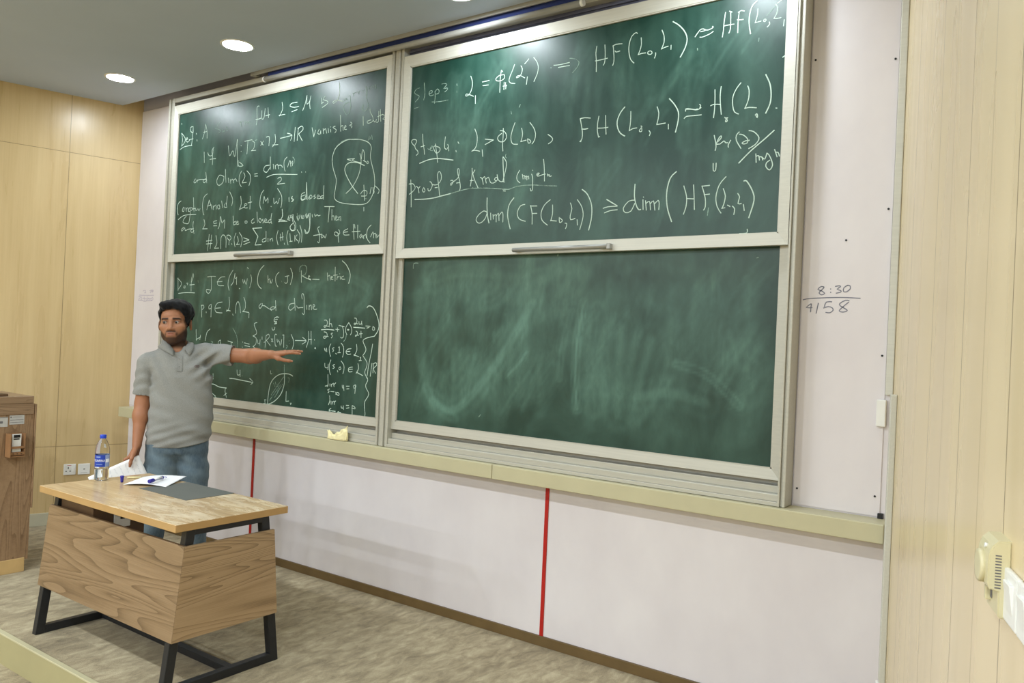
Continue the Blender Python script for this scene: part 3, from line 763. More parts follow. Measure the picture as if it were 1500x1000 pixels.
TX_RU = """f -388,3061 -412,3056 -425,3038 -405,3023 -385,3012 -395,2997 -416,2982
f -351,3085 -344,3042 -342,3010 -350,2985
f -311,3015 -287,3018 -286,3029 -304,3030 -309,3013 -297,3001 -274,3004
f -264,3022 -261,2990 -264,2953
f -264,3020 -247,3034 -233,3022 -237,3006 -261,3006
f -215,3058 -191,3057 -176,3048 -200,3029 -174,3029 -169,3020 -189,3009
f -422,2944 -384,2948
f -284,2964 -227,2958 -160,2958
f -102,3041 -100,3031
f -99,3000 -99,2992
n -2,3069 9,3043 12,3016 5,2987 -13,2964 -33,2963 -29,2973 -1,2964 23,2953
n 37,2955 39,2910
n 83,3024 129,3025
n 86,3003 124,3001
n 206,2948 205,3024 210,3068
n 211,3068 219,3059
n 231,3041 199,3042 174,3027 184,3014 214,3012 234,3023 231,3041
n 233,2999 233,2959
n 246,2983 245,2962
n 226,2979 251,2978
n 243,2996 241,2985
n 297,3085 285,3056 269,3022 265,3000 280,2987 305,2982
n 340,3071 350,3053 345,3028 332,3014 314,3011 316,3018 336,3020 368,3002
n 385,3005 381,2966
n 364,3078 375,3087 389,3100
n 421,3101 439,3080 452,3051 449,3015 429,2974
n 550,3039 585,3036 645,3038
n 578,3023 611,3023 646,3022
f 646,3059 679,3050 702,3030 694,3007 667,2982
f 531,3029 536,3028
f 288,2834 292,2819
f 347,2863 341,2849
n 803,3093 799,3059 804,3017 806,2965
n 849,3091 853,3043 852,3005 845,2991
n 798,3020 828,3020 866,3022
n 896,3079 902,3034 904,3000 898,2981
n 894,3078 913,3083 945,3080
n 908,3051 915,3044 934,3046
n 1026,3115 1019,3121 998,3108 985,3073 985,3033 996,2994 1015,2973
n 1048,3090 1051,3058 1044,3029 1036,3011
n 1036,3010 1054,3013 1075,3012
n 1099,3018 1088,3015 1088,3005 1101,3000 1110,3005 1106,3014 1099,3018
n 1128,3003 1129,2993 1124,2979
n 1157,3106 1168,3079 1170,3046 1158,3016
n 1158,3016 1175,3021 1192,3023
n 1207,3025 1207,3006
b 1212,3136 1243,3113 1272,3079 1287,3041 1279,3001 1257,2961
n 1326,3043 1347,3069 1363,3073 1377,3065 1390,3063 1409,3068 1412,3073
n 1352,3062 1367,3062 1375,3064
n 1350,3037 1361,3035 1394,3042 1413,3051
n 1409,3076 1409,3070
n 1468,3127 1463,3083 1462,3049 1458,3017
n 1487,3129 1498,3123
n 1492,3125 1494,3086 1494,3046 1488,3030
n 1466,3067 1490,3067 1510,3066
n 1532,3116 1529,3076 1529,3024
n 1528,3116 1541,3121 1555,3116
n 1525,3083 1540,3080 1552,3079
b 1611,3149 1593,3134 1581,3100 1580,3054 1588,3008
n 1617,3113 1616,3086 1607,3053
n 1607,3053 1618,3054 1633,3055
n 1649,3062 1644,3056 1648,3050 1655,3053 1654,3059 1649,3062
n 1670,3044 1672,3034 1662,3024
n 1721,3131 1702,3120
n 1695,3117 1704,3101 1701,3075 1690,3056
n 1690,3056 1705,3053 1720,3053
f 1702,3118 1679,3094 1656,3073
n 1735,3041 1733,3015
n 1747,3036 1747,3023
n 1747,3125 1747,3092 1747,3068
f 1627,2980 1626,2968
f 1340,2987 1341,2979
n 1736,2878 1743,2882 1747,2881
f 1747,2863 1747,2833
n -400,2715 -425,2738 -432,2753 -416,2760 -394,2755 -390,2743 -403,2724 -396,2703 -379,2689 -375,2673 -388,2664
n -345,2784 -339,2733 -327,2688 -323,2663
n -354,2710 -325,2715
f -300,2695 -291,2688 -276,2692 -263,2701 -271,2706 -281,2693 -278,2681 -262,2679
n -243,2715 -236,2686 -226,2646 -220,2606
n -238,2706 -255,2700 -252,2684 -235,2662 -219,2663 -205,2675 -211,2691 -235,2700
n -169,2748 -173,2703 -169,2681 -154,2675 -148,2685
n -149,2702 -143,2688 -139,2664
n -74,2708 -67,2699
n -86,2661 -84,2653
b -358,2614 -290,2628 -228,2629 -166,2620 -104,2608
n 44,2767 61,2731 63,2689 53,2660 29,2645
n 29,2645 51,2648 85,2639
n 102,2645 108,2608
n 120,2702 177,2691
n 177,2691 121,2672
n 241,2747 242,2703 241,2658 245,2624
n 221,2737 244,2732 261,2715 264,2693 249,2676 224,2676 207,2690 208,2707 231,2721
n 317,2768 303,2733 294,2693 302,2663 316,2653 341,2650
n 363,2733 370,2706 368,2681 361,2663
n 361,2662 378,2664 396,2666
n 404,2672 409,2651 418,2648 426,2655 417,2666 404,2672
n 415,2757 440,2727 454,2693 450,2661 435,2642
n 533,2680 550,2669 563,2654 556,2640 538,2631
n 726,2738 752,2740 784,2734
n 724,2738 734,2702 741,2667 740,2636 730,2622
n 736,2684 755,2682 770,2683
n 728,2622 735,2621
f 267,2604 263,2593 270,2584
n 362,2508 346,2482 349,2456 368,2441
n 381,2485 387,2460
n 384,2475 395,2478 400,2459
n 400,2470 408,2475 412,2453
n 413,2469 421,2472 424,2457
n 446,2501 447,2500
n 441,2481 448,2463 450,2430 451,2401 441,2391 436,2406
n 474,2473 484,2476 490,2481 479,2483 473,2475 480,2467 497,2469 514,2473
n 512,2552 519,2507 524,2438
n 516,2473 527,2474
n 540,2473 545,2462
n 543,2467 553,2468 555,2459 565,2461
n 725,2739 752,2740 783,2734
n 725,2739 733,2705 741,2669 741,2637 731,2621
n 739,2684 755,2681 772,2683
n 833,2737 827,2701 828,2662 836,2632
n 836,2632 842,2634
n 871,2736 874,2684 878,2642
n 827,2678 857,2675 887,2675
b 976,2764 953,2739 937,2699 942,2664 958,2637 982,2621
n 1010,2737 1011,2690 1006,2644
n 1006,2644 1025,2652 1046,2653
n 1068,2660 1074,2656 1061,2640 1063,2633 1073,2633 1073,2645 1068,2660
n 1112,2632 1119,2621 1115,2608
n 1149,2741 1159,2712 1157,2683 1151,2657
n 1151,2656 1171,2657 1195,2658
n 1211,2650 1212,2628
b 1211,2771 1238,2740 1259,2702 1260,2662 1249,2609
n 1295,2701 1296,2712 1313,2710 1344,2701 1360,2702 1370,2708
n 1296,2710 1320,2707 1344,2702 1352,2704
n 1363,2723 1368,2718 1365,2709
n 1290,2668 1301,2676 1332,2675 1373,2674
n 1434,2781 1436,2738 1436,2692 1433,2653
n 1463,2791 1460,2757 1462,2719 1469,2664
n 1417,2710 1432,2714 1461,2710
n 1486,2648 1493,2644 1501,2646 1492,2636 1491,2627 1497,2628 1498,2635 1487,2646
n 1554,2794 1535,2771 1520,2736 1521,2696 1530,2667 1549,2655
n 1586,2775 1593,2756 1593,2722 1586,2696 1577,2676
n 1577,2676 1598,2678 1629,2672
n 1626,2640 1631,2646 1636,2638 1635,2627 1630,2635 1629,2642
b 1665,2813 1685,2769 1692,2723 1689,2682 1672,2643
n 1716,2659 1720,2658
n 1440,2571 1448,2540 1451,2518 1448,2502
n 1453,2537 1465,2560 1474,2565 1472,2553 1455,2538 1450,2531 1469,2529 1487,2541 1495,2532 1504,2531
n 1518,2540 1508,2521 1509,2510
n 1556,2573 1544,2560 1545,2536 1567,2499
n 1558,2563 1575,2558 1595,2539 1596,2521 1580,2517 1571,2522 1586,2530 1604,2531
n 1601,2574 1621,2568 1643,2546 1646,2528 1630,2508 1603,2494
b 1712,2562 1671,2528 1613,2483 1561,2434
n 1636,2467 1639,2429
n 1638,2456 1649,2458 1653,2438
n 1652,2452 1663,2451 1668,2437
n 1667,2447 1677,2440 1685,2465
n 1685,2465 1695,2456 1707,2431 1712,2410 1704,2393 1695,2392 1683,2407 1685,2423 1699,2433
n 1718,2478 1730,2445
n 1725,2465 1734,2463 1740,2447
f 1747,2488 1747,2486 1747,2477
n 1441,2443 1443,2410 1454,2411 1455,2443
n -423,2522 -416,2455 -410,2361
n -424,2496 -405,2498 -385,2476 -395,2457 -429,2437
n -435,2498 -419,2499
n -377,2480 -363,2471 -353,2440
n -359,2466 -347,2477
n -318,2469 -327,2454 -316,2441 -306,2450 -318,2469
n -272,2499 -261,2493 -252,2474 -269,2446 -282,2449 -285,2461
n -255,2482 -234,2477 -209,2480 -187,2504 -189,2536 -205,2553 -216,2534 -206,2482 -192,2412
n -231,2461 -213,2461
n -115,2492 -100,2493 -97,2481 -111,2465 -114,2475 -87,2488 -61,2505 -55,2532 -58,2553 -68,2554 -64,2525 -49,2485 -42,2450 -46,2431
n -71,2475 -51,2476
n 37,2549 38,2505 30,2450
n 38,2535 55,2488 85,2436
n 57,2537 42,2516
n 27,2481 49,2480
n 98,2492 111,2485 121,2452
n 111,2480 127,2495 141,2458
n 139,2481 155,2489 169,2460 190,2454 217,2469 209,2485 196,2474 208,2464
n 213,2497 222,2470 241,2457 259,2458
n 247,2591 252,2535 262,2452
n 249,2591 271,2562 271,2529 254,2460
f 44,2441 49,2439
b -383,2403 -303,2400 -240,2402 -184,2409 -113,2418
f -113,2418 -39,2430 34,2436 130,2431 201,2423 298,2411
b 152,2375 154,2322 161,2273 172,2237
n 155,2296 133,2305 96,2284 81,2258 98,2240 122,2243 147,2266 157,2299
n 181,2290 184,2253
n 197,2282 201,2256
n 200,2271 216,2281 221,2240
n 219,2270 234,2287 240,2246
n 238,2272 257,2292 265,2278 266,2237
f 253,2414 298,2412 342,2422 397,2425 459,2422 531,2413 602,2406
n 260,2406 274,2404
b 332,2363 303,2327 296,2276 305,2234 317,2198
n 406,2323 378,2317 359,2282 373,2248 414,2233
n 443,2315 455,2272 458,2216
n 446,2312 483,2310
n 455,2272 485,2271
n 565,2337 531,2312 512,2273 520,2233 554,2206
n 581,2309 583,2264 574,2227
n 573,2229 609,2224
n 625,2242 628,2216 638,2217 646,2226 625,2241
n 662,2210 672,2208 671,2193 666,2183
n 689,2312 699,2282 691,2248 695,2226 720,2232
n 733,2224 736,2197
n 729,2326 757,2288 767,2239 751,2174
b 755,2376 787,2349 813,2294 816,2231 803,2169
n 898,2315 941,2290
n 899,2316 958,2281
n 958,2279 907,2279 880,2273
n 889,2250 920,2259 959,2261
b 1050,2379 1050,2318 1065,2269 1078,2254 1086,2255
n 1052,2302 1020,2299 992,2266 1005,2244 1034,2250 1053,2286
n 1096,2301 1099,2254
n 1098,2314 1099,2313
n 1110,2295 1116,2250
n 1114,2282 1131,2291 1138,2250
n 1137,2280 1152,2292 1161,2247
n 1160,2279 1176,2293 1182,2277 1181,2249
b 1262,2421 1233,2393 1218,2327 1225,2254 1249,2188
n 1303,2351 1319,2299 1318,2253 1307,2219
n 1351,2352 1356,2296 1360,2238
n 1322,2291 1357,2287
n 1392,2344 1410,2288 1412,2247 1405,2233
n 1392,2343 1428,2344
n 1404,2303 1430,2304
n 1504,2377 1475,2343 1461,2289 1469,2244 1488,2214
n 1494,2324 1505,2291 1499,2252 1491,2235
n 1491,2235 1505,2237
n 1517,2248 1529,2241
n 1540,2242 1551,2229 1548,2204
n 1562,2297 1571,2281 1565,2252 1580,2251
n 1590,2246 1595,2219
b 1588,2351 1600,2350 1627,2306 1637,2262 1617,2186
n 1578,2117 1611,2118 1612,2135
f 1428,2241 1424,2207"""
TX_LU = """n -2821,3078 -2806,3029 -2813,2977
n -2821,3078 -2769,3031 -2777,3001 -2810,2979
n -2757,3021 -2736,3024 -2747,3035 -2759,3018 -2739,3000 -2708,3012
n -2673,3110 -2705,3108 -2703,3080 -2670,3063 -2673,3107
n -2672,3088 -2676,3015 -2684,2972
n -2719,3016 -2666,3017
n -2833,2952 -2774,2969 -2678,2968
n -2627,3055 -2625,3046
n -2616,3005 -2614,2995
n -2512,3109 -2527,3041 -2545,3003
n -2512,3106 -2492,3055 -2488,3000
n -2536,3051 -2492,3052
n -2827,3154 -2825,3144
f -2335,3105 -2377,3071 -2386,3060 -2346,3050 -2325,3035 -2348,3023
f -2306,3045 -2304,3027 -2285,3027 -2284,3045 -2279,3024
f -2258,3063 -2251,3029 -2232,3036 -2252,3047
f -2115,3075 -2077,3073
f -2091,3072 -2084,3042
f -2048,3072 -2037,3045
f -2043,3060 -2020,3066 -2014,3045
f -2010,3056 -1992,3065 -1981,3044
n -1889,3158 -1911,3153 -1905,3072 -1911,3029
n -1919,3068 -1873,3068 -1865,3072
n -1855,3122 -1851,3065 -1829,3068 -1820,3132
n -1789,3133 -1779,3064
n -1812,3080 -1767,3083
n -2516,2902 -2508,2822
n -2469,2891 -2452,2868 -2412,2870 -2405,2918
n -2396,2926 -2419,2901 -2405,2845 -2406,2797
n -2440,2840 -2369,2839
n -2222,2916 -2202,2843 -2166,2875 -2139,2831 -2120,2952
n -2115,2949 -2113,2864 -2100,2757
n -2098,2798 -2091,2759 -2039,2757 -2083,2785
n -2073,2903 -2071,2900
n -2070,2862 -2068,2859
n -2033,2928 -1950,2930
n -1996,2927 -2001,2835
n -1949,2922 -1921,2907 -1927,2867 -1953,2853
n -1953,2853 -1903,2851
f -1917,2921 -1895,2924
n -1853,2908 -1824,2879
n -1821,2908 -1851,2879
n -1792,2930 -1761,2929 -1761,2867
n -1700,2939 -1692,2888 -1720,2857
n -1721,2868 -1664,2865
n -1641,3151 -1631,3105 -1661,3060
n -1666,3064 -1604,3064
n -1484,3129 -1540,3129 -1555,3113 -1513,3099 -1466,3098
n -1536,3072 -1480,3079
n -1387,3160 -1403,3105 -1424,3066
n -1387,3159 -1383,3102 -1357,3120
n -1348,3152 -1357,3109 -1350,3067
n -1243,3124 -1236,3085
n -1240,3088 -1222,3093
n -1209,3129 -1227,3112 -1181,3092 -1187,3076 -1231,3060
n -1079,3194 -1073,3130 -1092,3088 -1124,3072 -1132,3083 -1092,3088 -1040,3073
f -1013,3091 -1030,3084 -1022,3073 -1009,3088 -1001,3075
f -992,3098 -974,3101 -972,3076 -966,3030 -978,2992 -998,2980 -1025,3013 -1028,3049 -982,3062
f -950,3112 -945,3092
f -943,3109 -922,3116
f -908,3116 -900,3098 -891,3118
f -873,3118 -865,3102 -856,3118
f -840,3140 -829,3119 -825,3060 -808,3009 -837,2983 -859,3001 -853,3025
f -809,3128 -804,3111
f -791,3128 -771,3130 -767,3110
f -755,3135 -748,3112
n -1642,2905 -1524,2911
n -1570,2932 -1520,2913 -1534,2880
n -1492,2962 -1496,2868
n -1459,2950 -1466,2872
n -1463,2951 -1424,2962 -1411,2939 -1453,2913
n -1453,2913 -1414,2864
n -1322,2939 -1302,2880
n -1302,2877 -1286,2919
n -1252,2920 -1265,2896 -1242,2888 -1236,2913 -1234,2888
n -1214,2921 -1208,2887
n -1209,2905 -1191,2918 -1178,2886
n -1165,2915 -1160,2887
n -1143,2923 -1143,2922
n -1142,2907 -1139,2889
n -1099,2922 -1121,2917 -1087,2896 -1100,2880
n -1056,2987 -1049,2931 -1046,2883
n -1048,2911 -1030,2919 -1024,2886
n -1015,2902 -997,2907 -1008,2916 -1012,2892 -992,2889
n -959,2930 -944,2918 -969,2911 -943,2903 -950,2894
n -849,2953 -844,2896
n -790,2992 -788,2972 -762,2935 -764,2911 -801,2903 -812,2917 -778,2922
n -761,2920 -743,2903 -731,2919
n -730,2902 -713,2904 -714,2967
n -701,2975 -693,2902
n -722,2934 -679,2943
n -686,2944 -658,2931 -677,2914 -654,2906 -662,2884
f -1102,2746 -1093,2776 -1051,2806 -995,2823 -924,2820 -853,2807 -797,2788 -768,2761 -763,2736
f -794,2798 -786,2826 -781,2801 -765,2828 -760,2799
n -2613,2709 -2632,2689 -2610,2680 -2588,2703 -2586,2682
n -2587,2696 -2551,2700 -2473,2694
n -2483,2748 -2465,2668
n -2479,2701 -2514,2687 -2495,2671 -2466,2690
n -2244,2748 -2231,2653
n -2257,2697 -2310,2712 -2342,2680 -2334,2647 -2304,2638 -2266,2659 -2257,2697
n -2205,2682 -2197,2647
n -2181,2670 -2174,2642
n -2175,2659 -2153,2671 -2140,2642
n -2141,2660 -2120,2671 -2102,2649
n -2052,2720 -2077,2685 -2073,2637 -2049,2608
n -2029,2705 -2011,2679 -2040,2638
n -2040,2634 -1991,2634
n -1992,2715 -1952,2681 -1949,2640 -1962,2609
n -1904,2685 -1872,2686
n -1903,2670 -1868,2668
n -1739,2788 -1733,2702
n -1745,2732 -1792,2730 -1805,2701 -1773,2685 -1739,2715
n -1705,2735 -1697,2702
n -1684,2727 -1677,2700
n -1678,2720 -1659,2731 -1646,2697
n -1648,2720 -1623,2721 -1602,2703
n -1562,2770 -1590,2747 -1587,2701 -1575,2676
n -1552,2701 -1530,2744 -1518,2701
n -1519,2721 -1501,2738 -1503,2707
f -1503,2764 -1482,2743 -1490,2718
n -1770,2651 -1699,2663 -1608,2658 -1529,2650 -1450,2643
n -1652,2632 -1622,2640 -1611,2619 -1654,2594 -1624,2594 -1574,2594
n -1408,2656 -1405,2653
n -1367,2653 -1366,2651
b -2787,2556 -2824,2536 -2832,2485 -2817,2451
n -2751,2506 -2765,2481 -2743,2473 -2739,2502
n -2720,2500 -2711,2471
n -2712,2489 -2691,2499 -2683,2469
n -2657,2500 -2659,2446 -2673,2382 -2716,2381 -2749,2393 -2732,2421 -2708,2434
n -2670,2497 -2687,2477 -2667,2468
n -2649,2474 -2626,2487 -2645,2496
n -2626,2570 -2612,2468
n -2632,2484 -2589,2489
n -2595,2485 -2588,2471 -2570,2477
n -2564,2484 -2548,2468 -2534,2482
n -2814,2415 -2734,2443 -2585,2442
n -2452,2586 -2492,2564 -2506,2508 -2495,2451 -2482,2432
n -2425,2538 -2449,2469
n -2425,2538 -2384,2469
n -2445,2494 -2398,2501
n -2374,2493 -2366,2464
n -2368,2482 -2340,2498 -2331,2466
n -2322,2489 -2299,2495 -2291,2467 -2314,2468 -2322,2489
n -2272,2521 -2257,2472
n -2220,2504 -2206,2472 -2240,2477 -2230,2498
n -2206,2551 -2213,2489
n -2180,2580 -2142,2526 -2150,2479
n -2050,2540 -2040,2485 -2059,2446
n -2059,2446 -2000,2462
n -1995,2469 -1974,2477 -1996,2486 -2000,2455 -1967,2453
n -1941,2532 -1939,2442
n -1964,2487 -1921,2491
n -1795,2565 -1824,2531 -1830,2465 -1812,2431
n -1794,2472 -1787,2521 -1769,2484 -1745,2509 -1742,2472
n -1709,2447 -1704,2444
n -1683,2501 -1675,2461 -1651,2479 -1639,2459 -1622,2497
n -1647,2564 -1603,2515 -1595,2469 -1602,2432
n -1523,2496 -1521,2471
n -1489,2500 -1498,2488 -1473,2477 -1496,2466
n -1351,2582 -1348,2472
n -1365,2517 -1398,2507 -1395,2475 -1367,2473 -1350,2497
n -1307,2494 -1329,2477 -1310,2469
n -2733,2352 -2763,2339 -2756,2324 -2720,2348 -2714,2326 -2675,2335 -2626,2336
n -2612,2390 -2615,2357 -2598,2299
n -2608,2339 -2643,2323 -2624,2308 -2600,2321
n -2479,2397 -2465,2364 -2486,2330
n -2492,2329 -2432,2327
n -2319,2381 -2359,2376 -2352,2362 -2318,2364
n -2357,2345 -2316,2344
n -2275,2410 -2287,2341 -2301,2321
n -2275,2410 -2254,2360 -2227,2383 -2223,2321
n -2128,2405 -2117,2340
n -2118,2354 -2097,2366 -2090,2345 -2117,2340
n -2085,2352 -2063,2358 -2080,2365 -2081,2341 -2057,2344
n -1987,2360 -1986,2347 -1964,2346 -1965,2359 -1987,2360
n -1891,2372 -1917,2357 -1905,2339 -1879,2348
n -1858,2417 -1847,2343
n -1823,2372 -1837,2356 -1815,2341 -1806,2357 -1823,2372
n -1786,2363 -1801,2357 -1774,2346 -1789,2337
n -1769,2349 -1744,2354 -1765,2365 -1769,2342 -1732,2340
n -1696,2397 -1703,2352 -1691,2328
n -1698,2358 -1728,2350 -1717,2333 -1697,2342
n -1587,2420 -1583,2371 -1615,2334
n -1617,2351 -1551,2341
n -1514,2374 -1523,2355 -1498,2357 -1499,2373
n -1471,2378 -1468,2346 -1442,2313 -1444,2274 -1482,2270 -1499,2296 -1466,2320
n -1480,2378 -1494,2360 -1469,2352
f -1432,2382 -1420,2343
f -1421,2362 -1398,2374
n -1383,2367 -1387,2348 -1363,2346 -1364,2365
n -1341,2377 -1330,2345 -1313,2375
n -1303,2375 -1299,2305 -1305,2255 -1337,2244 -1348,2270
n -2405,2284 -2417,2165
n -2375,2279 -2385,2178
n -2437,2236 -2366,2240
n -2437,2215 -2364,2216
n -2322,2273 -2306,2217 -2332,2180
n -2332,2180 -2280,2180
n -2257,2174 -2258,2257 -2230,2273 -2200,2247 -2195,2182
n -2159,2232 -2183,2247 -2190,2268 -2156,2266 -2138,2245 -2159,2229 -2162,2198
n -2129,2207 -2126,2200
n -2085,2280 -2104,2237 -2089,2182
n -2067,2256 -2053,2221 -2073,2198
n -2073,2198 -2035,2200
n -2047,2282 -2011,2240 -2023,2179
n -1995,2243 -1934,2227
n -1934,2223 -1993,2216
n -1991,2195 -1922,2210
b -1797,2304 -1897,2305
b -1897,2305 -1835,2246
b -1835,2246 -1862,2187
b -1862,2187 -1794,2188
n -1749,2279 -1744,2209
n -1755,2230 -1786,2221 -1779,2204 -1749,2210
n -1724,2228 -1723,2205
n -1704,2224 -1699,2208
n -1700,2218 -1678,2227 -1672,2207
n -1621,2276 -1633,2231 -1614,2179
n -1595,2252 -1586,2204
n -1575,2261 -1567,2209
n -1598,2227 -1563,2232
n -1550,2189 -1545,2179
n -1517,2271 -1528,2227 -1510,2175
n -1496,2251 -1487,2200
n -1497,2197 -1468,2199
n -1446,2236 -1443,2198
n -1422,2239 -1440,2220 -1410,2197
n -1425,2274 -1393,2234 -1404,2184
n -1398,2301 -1375,2246 -1376,2189
n -927,2817 -988,2820 -1076,2787 -1112,2727 -1102,2655 -1068,2581 -1070,2527 -1078,2464 -1030,2430 -917,2410 -807,2403 -755,2427 -723,2492 -728,2576 -767,2685 -766,2753 -800,2788 -866,2810 -927,2817
b -866,2474 -925,2531 -986,2613 -988,2653 -956,2673 -890,2670 -818,2644
n -971,2482 -913,2522 -863,2595 -849,2678 -863,2722
n -974,2698 -908,2695
n -908,2695 -929,2686 -846,2662
n -974,2698 -935,2682
n -847,2689 -840,2746 -823,2721 -820,2675
n -830,2676 -803,2664
n -797,2662 -797,2654 -781,2656 -792,2669
n -815,2522 -803,2426
n -839,2470 -818,2488 -786,2482 -789,2455 -832,2455
f -799,2437 -783,2436
n -750,2502 -758,2465
n -734,2501 -726,2462 -722,2477
n -719,2511 -680,2481 -689,2460
n -806,2384 -805,2361
n -1524,2491 -1520,2466
n -1487,2497 -1498,2485 -1473,2475 -1491,2464
n -1351,2581 -1337,2466
n -1357,2500 -1399,2491 -1392,2466 -1350,2475
n -1303,2496 -1320,2485 -1301,2472 -1290,2483 -1303,2496
n -1260,2493 -1278,2486 -1253,2476 -1271,2470
n -1241,2476 -1218,2482 -1237,2491 -1241,2468 -1205,2467
n -1181,2547 -1181,2459
n -1183,2483 -1212,2478 -1199,2465 -1182,2471
n -1589,2417 -1579,2374 -1615,2339
n -1622,2339 -1532,2335
n -1515,2363 -1527,2347 -1501,2341
n -1478,2369 -1475,2336 -1448,2293 -1465,2270 -1497,2287 -1486,2312
n -1434,2362 -1419,2333 -1403,2365
n -1391,2364 -1377,2343 -1372,2363
n -1348,2370 -1334,2344 -1318,2372 -1301,2294 -1322,2247 -1348,2272
n -1282,2366 -1278,2349
n -1258,2368 -1251,2352 -1234,2363 -1221,2354 -1204,2357
n -1166,2411 -1074,2405
n -1120,2405 -1125,2309
n -1095,2387 -1091,2319
n -1092,2343 -1075,2346 -1068,2318
n -1057,2329 -1041,2336 -1056,2345 -1054,2317 -1034,2320
n -1029,2336 -1024,2316
n -1025,2332 -1012,2339 -1008,2311
n -1205,2282 -1222,2274 -1201,2226 -1203,2178 -1216,2186
n -1260,2228 -1178,2233
n -1183,2229 -1182,2209 -1165,2216 -1172,2228
n -1160,2224 -1147,2207 -1137,2231
n -1016,2226 -1051,2243 -1062,2228 -1038,2215 -1011,2233 -1024,2257
n -1028,2230 -1018,2175
n -940,2257 -978,2243 -971,2220 -926,2218
n -977,2236 -939,2238
n -892,2282 -880,2189
n -853,2276 -848,2195
n -900,2236 -829,2237
n -881,2281 -876,2258
n -817,2217 -832,2206 -821,2194 -811,2213 -807,2194
n -800,2209 -794,2189
n -794,2205 -779,2215 -772,2192
n -735,2270 -765,2245 -767,2192 -738,2161
n -735,2198 -716,2228 -709,2190
n -710,2212 -695,2219 -687,2189
n -684,2211 -677,2192 -663,2207 -654,2195
n -655,2247 -654,2202 -655,2165"""
